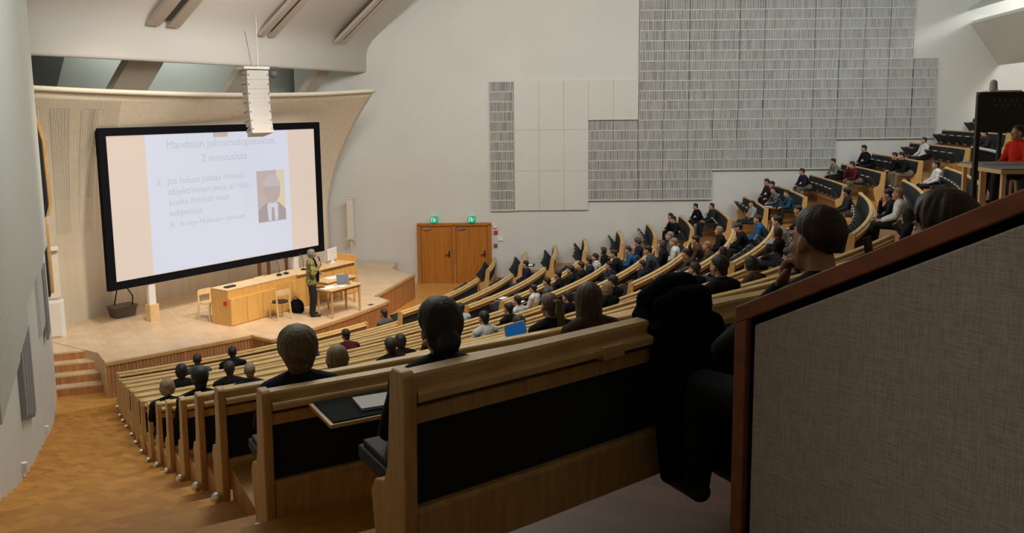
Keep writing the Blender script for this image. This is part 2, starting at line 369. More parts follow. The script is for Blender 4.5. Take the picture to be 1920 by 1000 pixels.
tri.slab([a+Vector((0, 0, 6.2)), a+dl*2.1+Vector((0, 0, 6.2)), a+dl*2.9+Vector((0, 0, 8.4)), a+Vector((0, 0, 8.4))], [v+nn*0.05 for v in (a+Vector((0, 0, 6.2)), a+dl*2.1+Vector((0, 0, 6.2)), a+dl*2.9+Vector((0, 0, 8.4)), a+Vector((0, 0, 8.4)))])
structure(tri.build('trim_6', mat('dark_panel_grey', (0.17, 0.18, 0.16), 0.8)))  # dark grey panel in the gap behind the bulkhead
for bi, (s, wd, nm) in enumerate([(5.40, 1.0, 'leftmost'), (9.15, 0.66, 'middle'), (12.6, 0.55, 'rightmost')]):
    base = P0+dl*s+Vector((0, 0, 8.35))
    bt = thing('ceiling_beam', f'{nm} of three beige ceiling beams with a dark slot crossing the white bulkhead', 'beam', base)
    def bar(name, m, u0, z0, u1, z1, w0, w1, th, lift):
        x = MB(); a0 = P0+dl*s
        dirv = (nn*(u1-u0)+Vector((0, 0, z1-z0))).normalized(); nrm = dl.cross(dirv).normalized()
        if nrm.z > 0: nrm = -nrm
        A = a0+nn*u0+Vector((0, 0, z0))+nrm*lift; E = a0+nn*u1+Vector((0, 0, z1))+nrm*lift
        x.slab([A+dl*w0, A+dl*w1, A+dl*w1+nrm*th, A+dl*w0+nrm*th], [E+dl*w0, E+dl*w1, E+dl*w1+nrm*th, E+dl*w0+nrm*th]); x.build(name, m, bt)
    h = wd/2
    bar('beam_edge', beam_m, 0.22, 8.36, 4.2, 11.32, -h, -h*0.26, 0.10, -0.04)
    bar('beam_edge', beam_m, 0.22, 8.36, 4.2, 11.32, h*0.26, h, 0.10, -0.04)
    bar('vent_slot', mat('vent_dark', (0.06, 0.055, 0.05), 0.7), 0.34, 8.50, 4.2, 11.36, -h*0.26, h*0.26, 0.05, 0.0)
    bar('beam_tail', beam_m, -0.25, 7.95, -1.9, 6.2, -h*1.1, h*1.1, 0.2, 0.0)

# right-hand ceiling baffle and bright cove
bf = MB()
T0, T1, U0, U1 = Vector((15.86, 30, 8.87)), Vector((13.2, 14, 8.87)), Vector((16.91, 30, 7.46)), Vector((14.6, 14, 7.46))
bf.slab([T0, T1, U1, U0], [v+Vector((0.12, 0, 0.12)) for v in (T0, T1, U1, U0)]); structure(bf.build('ceiling', plaster))
bf = MB(); t0, t1 = Vector((15.5, 30, 9.0)), Vector((12.9, 14, 9.0))
bf.slab([t0+Vector((.25, 0, .3)), t1+Vector((.25, 0, .3)), t1+Vector((3.4, 0, 2.2)), t0+Vector((3.4, 0, 2.2))], [v+Vector((0, 0, .1)) for v in (t0+Vector((.25, 0, .3)), t1+Vector((.25, 0, .3)), t1+Vector((3.4, 0, 2.2)), t0+Vector((3.4, 0, 2.2)))])
structure(bf.build('ceiling', plaster_l))

# ------------------------------------------------------------------ right wall: doors
dr = structure(D.objects.new('door_1', None)); COL.objects.link(dr); dr.location = (-2.05, 29.9, 0); dr['_b'] = (-2.05, 29.9, 0)
fr = MB()
for x in (-3.30, -2.06, -0.80): fr.box((x, 29.94, 1.05), (0.13, 0.16, 2.10))
fr.box((-2.05, 29.94, 2.11), (2.63, 0.16, 0.10)); fr.build('door_frame', door_wood, dr, bevel=0.008)
for x0, x1 in ((-3.22, -2.14), (-1.98, -0.88)):
    l = MB(); l.box(((x0+x1)/2, 29.95, 1.03), (x1-x0, 0.05, 2.05)); lf = l.build('door_leaf', door_wood, dr, bevel=0.004)
    h = MB(); h.tube([(x1-0.10, 29.92, 1.02), (x1-0.10, 29.86, 1.02), (x1-0.24, 29.86, 1.02)], 0.018, 8); h.box((x1-0.10, 29.92, 1.04), (0.05, 0.015, 0.24)); h.build('door_handle', black, lf)
    c = MB(); c.box((x0+0.22, 29.89, 1.98), (0.26, 0.06, 0.07)); c.tube([(x0+0.3, 29.88, 1.95), (x0+0.12, 29.86, 1.92)], 0.014, 6); c.build('door_closer', steel, lf)
for x, nm in ((-2.74, 'left'), (-1.42, 'right')):
    t = thing('exit_sign', f'green illuminated running-man exit sign above the {nm} door leaf', 'sign', (x, 29.88, 2.17))
    b = MB(); b.box((x, 29.89, 2.29), (0.25, 0.20, 0.24)); b.build('sign_box', mat('exit_green', (0.01, 0.46, 0.20), 0.4, emit=0.6), t, bevel=0.02)
    c = MB(); c.box((x, 29.89, 2.425), (0.22, 0.18, 0.03)); c.build('sign_cap', mat('exit_cap', (0.5, 0.85, 0.72), 0.4, emit=0.4), t)
    q = MB(); y = 29.784
    def pp(poly): q.slab([(x+a, y, 2.29+b_) for a, b_ in poly], [(x+a, y-0.006, 2.29+b_) for a, b_ in poly])
    pp([(-.10, -.085), (-.10, .085), (-.02, .085), (-.02, .065), (-.08, .065), (-.08, -.085)])                 # doorway
    q.ball((x-.005, y, 2.29+.055), (.017, .005, .017), 8)                                                        # head
    pp([(-.03, .03), (.015, .035), (.02, -.02), (-.01, -.02)]); pp([(-.01, -.02), (.02, -.015), (.045, -.075), (.025, -.08)])
    pp([(-.01, -.015), (.01, -.02), (-.02, -.055), (-.055, -.06), (-.055, -.045), (-.025, -.04)]); pp([(-.03, .03), (-.03, .015), (-.06, 0.0), (-.062, .012)]); pp([(.015, .035), (.045, .01), (.04, .0), (.012, .018)])
    pp([(.06, -.02), (.06, .02), (.10, .0)]); pp([(.055, .05), (.10, .05), (.10, .065), (.055, .065)])
    q.build('pictogram', mat('exit_white', (0.75, 1.0, 0.9), 0.4, emit=0.8), t)
for (x, z, wd, hh, m, nm, lab) in [(-0.60, 2.02, .12, .12, white_p, 'wall_switch', 'topmost small white box beside the door frame'), (-0.58, 1.80, .14, .12, red_m, 'fire_alarm', 'small red alarm box beside the double door'), (-0.42, 1.58, .18, .18, paper_m, 'notice_sheet', 'white paper notice on the wall beside the door'), (-0.59, 1.33, .12, .12, mat('brown_box', (0.25, 0.09, 0.04), 0.5), 'key_box', 'brown box on the wall at door edge')]:
    b = MB(); b.box((x, 29.96, z), (wd, 0.06 if m != paper_m else 0.012, hh)); tag(b.build(nm, m, bevel=0.004, base=(x, 29.96, z)), lab, nm.replace('_', ' '))

# ------------------------------------------------------------------ right wall: acoustic panels
t = thing('tile_panel', 'plain white square wall tiles between the two grey slatted wall panels', 'wall panel', (1.4, 29.98, 2.56))
def tiles(x0, x1, z0, z1, nx, nz):
    for i in range(nx):
        for k in range(nz):
            b = MB(); a0, a1 = x0+(x1-x0)*i/nx, x0+(x1-x0)*(i+1)/nx; c0, c1 = z0+(z1-z0)*k/nz, z0+(z1-z0)*(k+1)/nz
            b.box(((a0+a1)/2, 29.96, (c0+c1)/2), (a1-a0-0.005, 0.07, c1-c0-0.005)); b.build('tile', tile_m, t, bevel=0.003)
tiles(0.11, 2.70, 2.57, 3.97, 3, 1); tiles(0.11, 2.70, 3.97, 5.40, 3, 1); tiles(0.11, 2.70, 5.40, 7.10, 3, 1); tiles(2.70, 4.44, 5.72, 7.10, 2, 1)
def slatpanel(t, rects, seed, edges, pitch=0.046):
    rr = random.Random(seed)
    bk = MB(); sl = MB(); rl = MB()
    for (x0, x1, z0, z1) in rects:
        bk.box(((x0+x1)/2, 29.985, (z0+z1)/2), (x1-x0, 0.03, z1-z0))
        n = int((x1-x0)/pitch); mods = max(1, round((x1-x0)/0.88))
        zr = [z0]
        nz = max(1, round((z1-z0)/0.352))
        for q in range(nz+(1 if (x0, x1, z0, z1) == rects[-1] else 0)):
            z = z0+(z1-z0)*q/nz; rl.box(((x0+x1)/2, 29.93, z), (x1-x0, 0.05, 0.026))
        for q in range(nz):
            za, zb = z0+(z1-z0)*q/nz, z0+(z1-z0)*(q+1)/nz
            for k in range(n):
                x = x0+(x1-x0)*(k+0.5)/n; wdt = pitch*rr.choice((0.50, 0.54, 0.58, 0.46, 0.54, 0.38))
                sl.box((x, 29.942, (za+zb)/2), (wdt, 0.05, zb-za-0.02))
        for k in range(1, mods):
            rl.box((x0+(x1-x0)*k/mods, 29.93, (z0+z1)/2), (0.006, 0.056, z1-z0), mi=1)
    bk.build('backing', slatgap_m, t); sl.build('slats', slat_m, t); rl.build('rails', [tile_m, slatgap_m], t)
    fr = MB()
    for (x0, x1, z0) in edges: fr.box(((x0+x1)/2, 29.955, z0-0.02), (x1-x0, 0.09, 0.035))
    fr.build('bottom_edge', slat_m, t)
t = thing('slat_panel', 'narrow upright grey slatted panel left of the white wall tiles', 'wall panel', (-0.32, 29.98, 2.6)); slatpanel(t, [(-0.74, 0.09, 2.60, 7.08)], 3, [(-0.74, 0.09, 2.60)])
t = thing('slat_panel', 'huge stepped grey slatted acoustic panel filling the upper right wall', 'wall panel', (8, 29.98, 2.93))
slatpanel(t, [(2.70, 7.05, 2.93, 3.96), (2.70, 11.37, 3.96, 5.0), (2.70, 14.79, 5.0, 5.70), (4.46, 14.79, 5.70, 7.72), (4.46, 13.93, 7.72, 11.5)], 5, [(2.70, 7.05, 2.93), (7.05, 11.37, 3.96), (11.37, 14.79, 5.0)])
sp = thing('column_speaker', 'slim white column loudspeaker on a stand against the stage right wall', 'loudspeaker', (-5.62, 29.55, SZ))
b = MB(); b.box((-5.62, 29.5, 2.42), (0.24, 0.24, 1.35)); b.build('speaker_body', spk_m, sp, bevel=0.02)
b = MB(); b.box((-5.62, 29.5, 3.12), (0.32, 0.28, 0.05)); b.box((-5.62, 29.5, 1.72), (0.30, 0.28, 0.05)); b.build('end_cap', spk_m, sp)
b = MB(); b.tube([(-5.62, 29.5, SZ), (-5.62, 29.5, 1.74)], 0.035); b.box((-5.62, 29.5, SZ+0.02), (0.3, 0.25, 0.04)); b.build('pole', spk_m, sp)

# ------------------------------------------------------------------ left wall cladding and fittings
t = thing('acoustic_cladding', 'pale ribbed acoustic cladding with stepped lower edge on the left wall', 'wall panel', radial(20, -0.02, z=2.2))
b = MB(); rb = MB()
for (r0_, r1_, z0) in [(13.45, 15.2, 3.4), (15.2, 17.2, 2.3), (17.2, 19.9, 3.4), (19.9, 21.6, 3.1), (21.6, 24.2, 3.05), (24.2, 27, 3.5), (27, 36, 4.1)]:
    P = [radial(r0_, 0.0), radial(r1_, 0.0), radial(r1_, -0.05), radial(r0_, -0.05)]
    b.prism([(p.x, p.y) for p in P], z0, 10.5)
    n = int((r1_-r0_)/0.085)
    for k in range(n):
        a = r0_+(r1_-r0_)*(k+0.2)/n; e = a+(r1_-r0_)/n*0.6
        P = [radial(a, -0.05), radial(e, -0.05), radial(e, -0.062), radial(a, -0.062)]; rb.prism([(p.x, p.y) for p in P], z0, 10.5)
b.build('panel', mat('clad_grey', (0.54, 0.56, 0.53), 0.85), t); rb.build('ribs', mat('clad_rib', (0.62, 0.64, 0.60), 0.85), t)
b = MB()
for k in range(4):
    a = 20.0+0.40*k; P = [radial(a, 0.0), radial(a+0.33, 0.0), radial(a+0.33, -0.07), radial(a, -0.07)]; b.prism([(p.x, p.y) for p in P], 1.85+0.12*k, 3.12)
tag(b.build('slat_panel', mat('dark_slat_grey', (0.24, 0.25, 0.25), 0.8), base=radial(20.8, -0.03, z=2)), 'small dark grey slatted panel hanging low on the left wall', 'wall panel')
b = MB()
for k in range(2):
    a = 15.3+0.42*k; P = [radial(a, -0.05), radial(a+0.36, -0.05), radial(a+0.36, -0.09), radial(a, -0.09)]; b.prism([(p.x, p.y) for p in P], 1.95, 3.3)
tag(b.build('slat_panel', mat('dark_slat_grey', (0.24, 0.25, 0.25), 0.8), base=radial(15.6, -0.06, z=2)), 'tall thin dark slatted strip on the left wall near the stage', 'wall panel')
# curved plywood loudspeaker housing on the recess
t = thing('wall_loudspeaker', 'tall black loudspeaker in a curved plywood housing on the left wall', 'loudspeaker', radial(12.7, 0.2, z=2.2))
ply = [(0.40, 6.25), (0.16, 6.25), (0.0, 6.05), (-0.10, 5.6), (-0.13, 4.2), (-0.06, 3.95), (0.06, 3.9), (-0.02, 3.75), (-0.03, 2.2), (0.40, 2.2)]
def housing(r0_, r1_, name, m, grow):
    q = MB(); pr = [(o+(-grow if o < 0.3 else 0), z) for o, z in ply]
    q.slab([radial(r0_, o, z=z) for o, z in pr], [radial(r1_, o, z=z) for o, z in pr]); q.build(name, m, t, bevel=0.01)
housing(12.45, 12.75, 'plywood_side', oak_side, 0.05); housing(12.75, 13.15, 'speaker_front', black, 0.0)
t = thing('wall_cabinet', 'tall narrow white cabinet standing at the left end of the stage', 'cabinet', (-11.05, 20.15, SZ))
b = MB(); b.box((-11.05, 20.2, SZ+0.45), (0.34, 0.3, 0.9), Matrix.Rotation(0.5, 3, 'Z')); b.build('body', white_p, t, bevel=0.01)
b = MB(); b.box((-11.02, 20.02, SZ+0.45), (0.28, 0.02, 0.8), Matrix.Rotation(0.5, 3, 'Z')); b.build('door', spk_m, t)
t = thing('wall_column', 'slim white column box under a small lamp cap beside the shell', 'loudspeaker', (-11.05, 20.15, 1.75))
b = MB(); b.box((-11.08, 20.25, 2.35), (0.26, 0.2, 1.15), Matrix.Rotation(0.5, 3, 'Z')); b.build('body', rib_m, t, bevel=0.01)
b = MB(); b.box((-11.08, 20.2, 2.96), (0.34, 0.34, 0.06), Matrix.Rotation(0.5, 3, 'Z')); b.build('cap', white_p, t)
for r_, nm in ((17.6, 'far'), (22.0, 'near')):
    b = MB(); p = radial(r_, -0.02); q = MB(); z = floor_z(r_)+0.25; q.box((p.x, p.y, z), (0.08, 0.08, 0.14), Matrix.Rotation(math.radians(26), 3, 'Z'))
    tag(q.build('wall_socket', white_p, bevel=0.01, base=(p.x, p.y, z)), f'small white wall socket low on the left wall, {nm} one along the aisle', 'socket')

# ------------------------------------------------------------------ projection screen
SA, SB = Vector((-9.91, 20.92, 0)), Vector((-6.07, 26.40, 0)); sd = (SB-SA).normalized(); sn = Vector((sd.y, -sd.x, 0)); SW = (SB-SA).length
z0s, z1s = 1.98, 5.61
scr = thing('projection_screen', 'large black-framed projection screen showing a text slide over the stage', 'screen', (SA+SB)/2+Vector((0, 0, SZ)))
def srect(mb, u0, u1, v0, v1, d0, d1, mi=0):   # u along the screen (m), v height (m), d towards the hall
    A = [SA+sd*u+Vector((0, 0, v))+sn*d0 for u, v in ((u0, v0), (u1, v0), (u1, v1), (u0, v1))]
    mb.slab(A, [p+sn*(d1-d0) for p in A], mi)
b = MB(); fwid = 0.20
for (u0, u1, v0, v1) in [(-fwid, 0, z0s-fwid, z1s+fwid), (SW, SW+fwid, z0s-fwid, z1s+fwid), (0, SW, z1s, z1s+fwid), (0, SW, z0s-fwid, z0s)]: srect(b, u0, u1, v0, v1, -0.08, 0.05)
b.build('frame', blackcloth, scr)
b = MB(); srect(b, 0, SW, z0s, z1s, -0.04, 0.0); b.build('screen_surface', mat('screen_pillar', (0.74, 0.60, 0.50), 0.8, emit=0.9), scr)
b = MB(); ua, ub = SW*0.157, SW*0.845; srect(b, ua, ub, z0s+0.02, z1s, 0.0, 0.006); slide = b.build('slide', mat('slide_white', (0.64, 0.66, 0.76), 0.8, emit=0.95), scr)
b = MB(); srect(b, SW*0.46, SW*0.53, z1s-0.13, z1s, 0.006, 0.012); b.build('slide_tab', mat('slide_tab', (0.72, 0.62, 0.52), 0.8, emit=0.65), slide)
txt_m = mat('slide_text', (0.54, 0.555, 0.635), 0.8, emit=0.9)
def text(body, u, v, size, align='LEFT'):
    c = D.curves.new('t', 'FONT'); c.body = body; c.size = size; c.align_x = align; c.extrude = 0.002
    o = D.objects.new('t', c); COL.objects.link(o); dg = bpy.context.evaluated_depsgraph_get(); me = D.meshes.new_from_object(o.evaluated_get(dg))
    D.objects.remove(o); me.materials.clear(); me.materials.append(txt_m)
    t = D.objects.new('slide_text', me); COL.objects.link(t); t.parent = slide
    p = SA+sd*u+Vector((0, 0, v))+sn*0.012
    p = p-Vector(slide['_b']); t.matrix_local = Matrix(((sd.x, 0, sn.x, p.x), (sd.y, 0, sn.y, p.y), (0, 1, 0, p.z), (0, 0, 0, 1)))
mid = (ua+ub)/2
text('Mandelan johtamusopetukset', mid+0.05, 5.23, 0.30, 'CENTER'); text('2 minuutissa', mid+0.05, 4.83, 0.30, 'CENTER')
lx = ua+0.55
text('3.', lx-0.32, 4.30, 0.23); text('Jos haluat johtaa ihmisiä,', lx, 4.30, 0.25); text('objektiivinen tieto ei riitä,', lx, 4.02, 0.25)
text('koska ihmiset ovat', lx, 3.74, 0.25); text('subjekteja', lx, 3.46, 0.25); text('Å   Kroon Muikosen perusaat', lx, 3.16, 0.20)
# pale portrait picture on the slide
def poly(name, m, pts, d): 
    q = MB(); A = [SA+sd*u+Vector((0, 0, v))+sn*d for u, v in pts]; q.slab(A, [p+sn*0.003 for p in A]); q.build(name, m, slide)
pu0, pu1, pv0, pv1 = SW*0.665, SW*0.815, 2.95, 4.45
poly('portrait', mat('pic_back', (0.62, 0.52, 0.50), 0.8, emit=0.75), [(pu0, pv0), (pu1, pv0), (pu1, pv1), (pu0, pv1)], 0.007)
poly('portrait', mat('pic_yellow', (0.78, 0.68, 0.48), 0.8, emit=0.8), [(pu0+.6, pv0+.3), (pu1, pv0+.3), (pu1, pv1), (pu0+.72, pv1)], 0.011)
cu = (pu0+pu1)/2+0.02
poly('portrait', mat('pic_suit', (0.50, 0.42, 0.42), 0.8, emit=0.7), [(pu0, pv0), (pu1, pv0), (pu1, pv0+.32), (cu+.22, pv0+.55), (cu-.22, pv0+.55), (pu0, pv0+.35)], 0.015)
poly('portrait', mat('pic_shirt', (0.66, 0.66, 0.74), 0.8, emit=0.85), [(cu-.17, pv0+.02), (cu+.18, pv0+.02), (cu+.2, pv0+.5), (cu, pv0+.62), (cu-.2, pv0+.5)], 0.019)
poly('portrait', mat('pic_tie', (0.52, 0.46, 0.50), 0.8, emit=0.7), [(cu-.06, pv0), (cu+.06, pv0), (cu+.045, pv0+.4), (cu-.045, pv0+.4)], 0.023)
poly('portrait', mat('pic_face', (0.60, 0.50, 0.47), 0.8, emit=0.72), [(cu+.30*math.cos(a), pv0+.93+.40*math.sin(a)) for a in [k*PI/10 for k in range(20)]], 0.026)
poly('portrait', mat('pic_hair', (0.66, 0.60, 0.62), 0.8, emit=0.72), [(cu+.31*math.cos(a), pv0+1.03+.34*math.sin(a)) for a in [k*PI/10 for k in range(11)]], 0.030)
# posts of the screen
for u in (0.95, 5.75):
    p = SA+sd*u-sn*0.02
    b = MB(); M = Matrix.Rotation(math.atan2(sd.y, sd.x), 3, 'Z'); b.box((p.x, p.y, (SZ+z0s)/2), (0.19, 0.10, z0s-SZ-0.1), M); po = b.build('post', white_p, scr, bevel=0.005)
    b = MB(); b.box((p.x, p.y, SZ+0.22), (0.26, 0.22, 0.44), M); b.build('post_base', birch, po, bevel=0.008)
# reddish uprights behind the lecturer
for k, u in enumerate((5.1, 5.45, 6.15)):
    p = SA+sd*u-sn*0.9; b = MB(); b.box((p.x, p.y, SZ+0.8), (0.09, 0.09, 1.6)); tag(b.build('wooden_upright', oak_red, base=(p.x, p.y, SZ)), f'{("leftmost", "middle", "rightmost")[k]} dark wooden upright below the screen behind the counter', 'post')

# ------------------------------------------------------------------ hanging line array and camera
la = thing('line_array', 'white line-array loudspeaker hanging in front of the projection screen', 'loudspeaker', (-6.30, 21.6, 5.7))
ang = math.radians(40); prev = Vector((-6.40, 21.6, 7.18)); tilt = 0.0
b = MB(); b.box((prev.x-0.02, prev.y, 7.24), (0.66, 0.5, 0.06), Matrix.Rotation(ang, 3, 'Z')); b.build('flying_frame', spk_m, la)
for k in range(7):
    tilt = math.radians([0, 1, 2, 4, 7, 11, 16][k]); M = Matrix.Rotation(ang, 3, 'Z') @ Matrix.Rotation(-tilt, 3, 'X')
    c = prev+M @ Vector((0, 0, -0.115)); prev = prev+M @ Vector((0, 0, -0.232))
    b = MB(); hw, hd, hh = 0.28, 0.24, 0.112
    A = [c+M @ Vector(v) for v in ((-hw, -hd, -hh), (hw, -hd, -hh), (hw*0.75, hd, -hh*0.8), (-hw*0.75, hd, -hh*0.8))]; E = [c+M @ Vector(v) for v in ((-hw, -hd, hh), (hw, -hd, hh), (hw*0.75, hd, hh*0.8), (-hw*0.75, hd, hh*0.8))]
    b.slab(A, E); cb = b.build('speaker_cabinet', mat('array_ivory', (0.54, 0.51, 0.45), 0.6), la, bevel=0.005)
    f = MB()
    for sx in (-1, 1): 
        for sz in (-1, 1): 
            q = c+M @ Vector((sx*(hw-0.03), -hd-0.006, 0)); f.box(q, (0.022, 0.012, 0.03), M)
        q = c+M @ Vector((-hw-0.012, -0.02, 0.01)); f.tube([q+M @ Vector((0, -0.14, 0)), q+M @ Vector((0, 0.1, -0.01))], 0.01, 6)
    f.build('rigging', grey_m, cb)
b = MB(); b.tube([(-6.47, 21.7, 7.27), (-6.75, 22.2, 8.2)], 0.012, 6); b.tube([(-6.32, 21.7, 7.27), (-6.4, 22.0, 8.6)], 0.012, 6); b.build('suspension_cable', steel, la)
t = thing('dome_camera', 'small dark camera hanging under the ceiling bulkhead beside the line array', 'camera', (-7.0, 25.6, 7.36))
b = MB(); b.box((-6.98, 25.5, 7.42), (0.24, 0.2, 0.06)); b.build('bracket', grey_m, t)
b = MB(); b.ball((-6.98, 25.5, 7.25), 0.12); b.build('camera_ball', grey_m, t, smooth=True)

# ------------------------------------------------------------------ lecture counter
DA = Vector((-7.08, 20.95, 0)); dd = Vector((0.532, 0.847, 0)).normalized(); dn = Vector((-dd.y, dd.x, 0)); DL = 4.65
ctr = thing('lecture_counter', 'long orange wooden lecture counter across the stage behind the lecturer', 'counter', DA+dd*DL/2+Vector((0, 0, SZ)))
def dbox(mb, u0, u1, w0, w1, za, zb, mi=0):
    P = [DA+dd*u+dn*w_ for u, w_ in ((u0, w0), (u1, w0), (u1, w1), (u0, w1))]; mb.prism([(p.x, p.y) for p in P], za, zb, mi)
b = MB(); dbox(b, 0, DL, 0.02, 0.74, SZ, SZ+0.70); b.build('body', desk_wood, ctr, bevel=0.005)
for k in range(9):
    u0, u1 = DL*k/9+0.008, DL*(k+1)/9-0.008
    b = MB(); dbox(b, u0, u1, 0.0, 0.02, SZ+0.02, SZ+(0.70 if k < 3 else 0.80)); b.build('front_panel', desk_wood, ctr, bevel=0.003)
b = MB(); dbox(b, 0, DL, 0.10, 0.72, SZ+0.70, SZ+0.90); b.build('upper_ledge', desk_wood, ctr, bevel=0.006)
b = MB(); dbox(b, -0.01, DL*0.5, 0.09, 0.74, SZ+0.90, SZ+0.925); dbox(b, DL*0.5, DL+0.02, 0.02, 0.74, SZ+0.90, SZ+0.93); b.build('worktop', birch, ctr, bevel=0.004)
b = MB(); dbox(b, DL-0.06, DL+0.0, 0.0, 0.76, SZ+0.93, SZ+1.12); b.build('end_screen', desk_wood, ctr, bevel=0.004)
b = MB(); P = DA-dd*0.006+dn*0.36; 
for o_ in (0.0, 0.07): 
    p = DA-dd*0.008+dn*(0.15+o_); b.box((p.x, p.y, SZ+0.58), (0.045, 0.045, 0.10), Matrix.Rotation(math.atan2(dd.y, dd.x), 3, 'Z'))
b.build('red_label', red_m, ctr)
def chair(pos, rot, label, seatmat, group=None):
    t = thing('wooden_chair', label, 'chair', pos, group); M = Matrix.Rotation(rot, 3, 'Z'); P = Vector(pos)
    def T(v): return P+M @ Vector(v)
    b = MB(); n = 20; A = [T((0.21*math.cos(2*PI*k/n), 0.21*math.sin(2*PI*k/n), 0.43)) for k in range(n)]; E = [v+Vector((0, 0, 0.035)) for v in A]; b.slab(A, E); b.build('seat', seatmat, t, bevel=0.006)
    for sx, sy in ((-1, 1), (1, 1)):
        b = MB(); b.tube([T((sx*0.16, 0.17, 0.44)), T((sx*0.165, 0.20, 0.40)), T((sx*0.18, 0.22, 0.0))], [0.024, 0.024, 0.017], 8); b.build('leg', birch, t)
    for sx in (-1, 1):
        b = MB(); b.tube([T((sx*0.19, -0.17, 0.76)), T((sx*0.18, -0.18, 0.44)), T((sx*0.19, -0.24, 0.0))], [0.018, 0.026, 0.018], 8); b.build('leg', birch, t)
    b = MB(); n = 12; pts = [(0.205*math.sin(a), -0.155-0.055*math.cos(a)) for a in [(-1.25+2.5*k/n) for k in range(n+1)]]
    A = [T((x, y, 0.64)) for x, y in pts]+[T((x*0.94, y+0.022, 0.64)) for x, y in pts[::-1]]; b.slab(A, [v+Vector((0, 0, 0.15)) for v in A]); b.build('backrest', birch, t, bevel=0.004)
    return t
def on(px, py): return Vector((px*1.0093, py*1.0093, SZ))
cang = math.atan2(dd.y, dd.x)
chair(on(-6.02, 21.58), cang-PI/2-0.25+PI/2, 'pale birch chair with round black seat in front of the lecture counter', black)
for u, nm in ((-0.1, 'leftmost'), (1.75, 'second from left'), (2.75, 'third from left')):
    p = DA+dd*(u+0.35)+dn*1.15; chair((p.x, p.y, SZ), cang-PI, f'pale birch chair behind the lecture counter, {nm}', birch, 'chairs behind the lecture counter')
bag = thing('backpack', 'black backpack lying on the stage floor behind the birch chair', 'bag', on(-5.75, 22.2))
p = on(-5.75, 22.2); b = MB(); b.ball(p+Vector((0, 0, 0.17)), (0.2, 0.15, 0.2), 14); b.ball(p+Vector((0.1, -0.1, 0.12)), (0.13, 0.1, 0.12), 12); b.build('bag_body', blackcloth, bag, smooth=True)
b = MB(); b.tube([p+Vector((-0.1, -0.05, 0.36)), p+Vector((0, -0.08, 0.45)), p+Vector((0.1, -0.05, 0.35))], 0.014, 6); b.build('strap', black, bag)
# two wooden tables
e1, e2 = Vector((0.55, 0.83, 0)).normalized(), Vector((-0.83, 0.55, 0)).normalized()
def table(c, label, lx=1.15, ly=0.62, h=0.76):
    t = thing('wooden_table', label, 'table', Vector((c[0], c[1], SZ))); C0 = Vector((c[0], c[1], 0)); M = Matrix.Rotation(math.atan2(e1.y, e1.x), 3, 'Z')
    b = MB(); b.box((c[0], c[1], SZ+h-0.02), (lx, ly, 0.04), M); b.build('tabletop', birch, t, bevel=0.008)
    b = MB(); b.box((c[0], c[1], SZ+h-0.07), (lx-0.16, ly-0.12, 0.06), M); b.build('apron', table_wood, t)
    for sx in (-1, 1):
        for sy in (-1, 1):
            p = C0+e1*sx*(lx/2-0.07)+e2*sy*(ly/2-0.06); b = MB(); b.tube([(p.x, p.y, SZ), (p.x, p.y, SZ+h-0.05)], [0.026, 0.036], 8); b.build('leg', table_wood, t)
    return t
T1, T2 = (-4.62, 22.22), (-4.95, 23.28)
table(T1, 'wooden table with papers nearest the front edge of the stage'); table(T2, 'wooden table standing between the front table and the counter')
def sheet(name, c, w_, h_, rot, z, label, cat, m=paper_m, th=0.006, group=None):
    b = MB(); b.box((0, 0, 0), (w_, h_, th)); o = b.build(name, m); o.location = (c[0], c[1], z+th/2+0.001); o.rotation_euler = (0, 0, rot); return tag(o, label, cat, group)
tz = SZ+0.76
def tp_(c, a, b_): v = Vector((c[0], c[1], 0))+e1*a+e2*b_; return (v.x, v.y)
sheet('paper_sheet', tp_(T1, -0.32, 0.05), 0.42, 0.30, 0.9, tz, 'white paper sheets spread on the left of the front stage table', 'paper')
sheet('paper_sheet', tp_(T1, 0.02, -0.08), 0.30, 0.21, 1.2, tz, 'white paper sheet in the middle of the front stage table', 'paper')
sheet('folder', tp_(T1, -0.45, 0.2), 0.2, 0.1, 0.6, tz, 'small black folder at the left corner of the front stage table', 'folder', black, 0.02)
sheet('paper_sheet', tp_(T2, 0.0, 0.05), 0.42, 0.30, 0.7, tz, 'white paper sheets on the rear stage table', 'paper')
def laptop(pos, rot, label, scr_m, body_m, open_deg=110, w_=0.33, d_=0.23):
    t = thing('laptop', label, 'laptop', pos); M = Matrix.Rotation(rot, 3, 'Z'); P = Vector(pos)   # +y = away from its user
    b = MB(); b.box(P+Vector((0, 0, 0.010)), (w_, d_, 0.018), M); b.build('keyboard_base', body_m, t, bevel=0.003)
    L = M @ Matrix.Rotation(math.radians(open_deg-90), 3, 'X').inverted() ; h0 = P+M @ Vector((0, d_/2, 0.018))
    b = MB(); b.box(h0+L @ Vector((0, 0, d_/2)), (w_, 0.012, d_), L); lid = b.build('lid', body_m, t, bevel=0.003)
    b = MB(); b.box(h0+L @ Vector((0, -0.0075, d_/2)), (w_-0.03, 0.003, d_-0.03), L); b.build('display', scr_m, lid)
    return t
laptop(Vector((*tp_(T1, 0.22, 0.02), tz)), math.atan2(e1.y, e1.x)-0.6, 'dark laptop open on the front stage table', grey_glow, grey_m, 115)
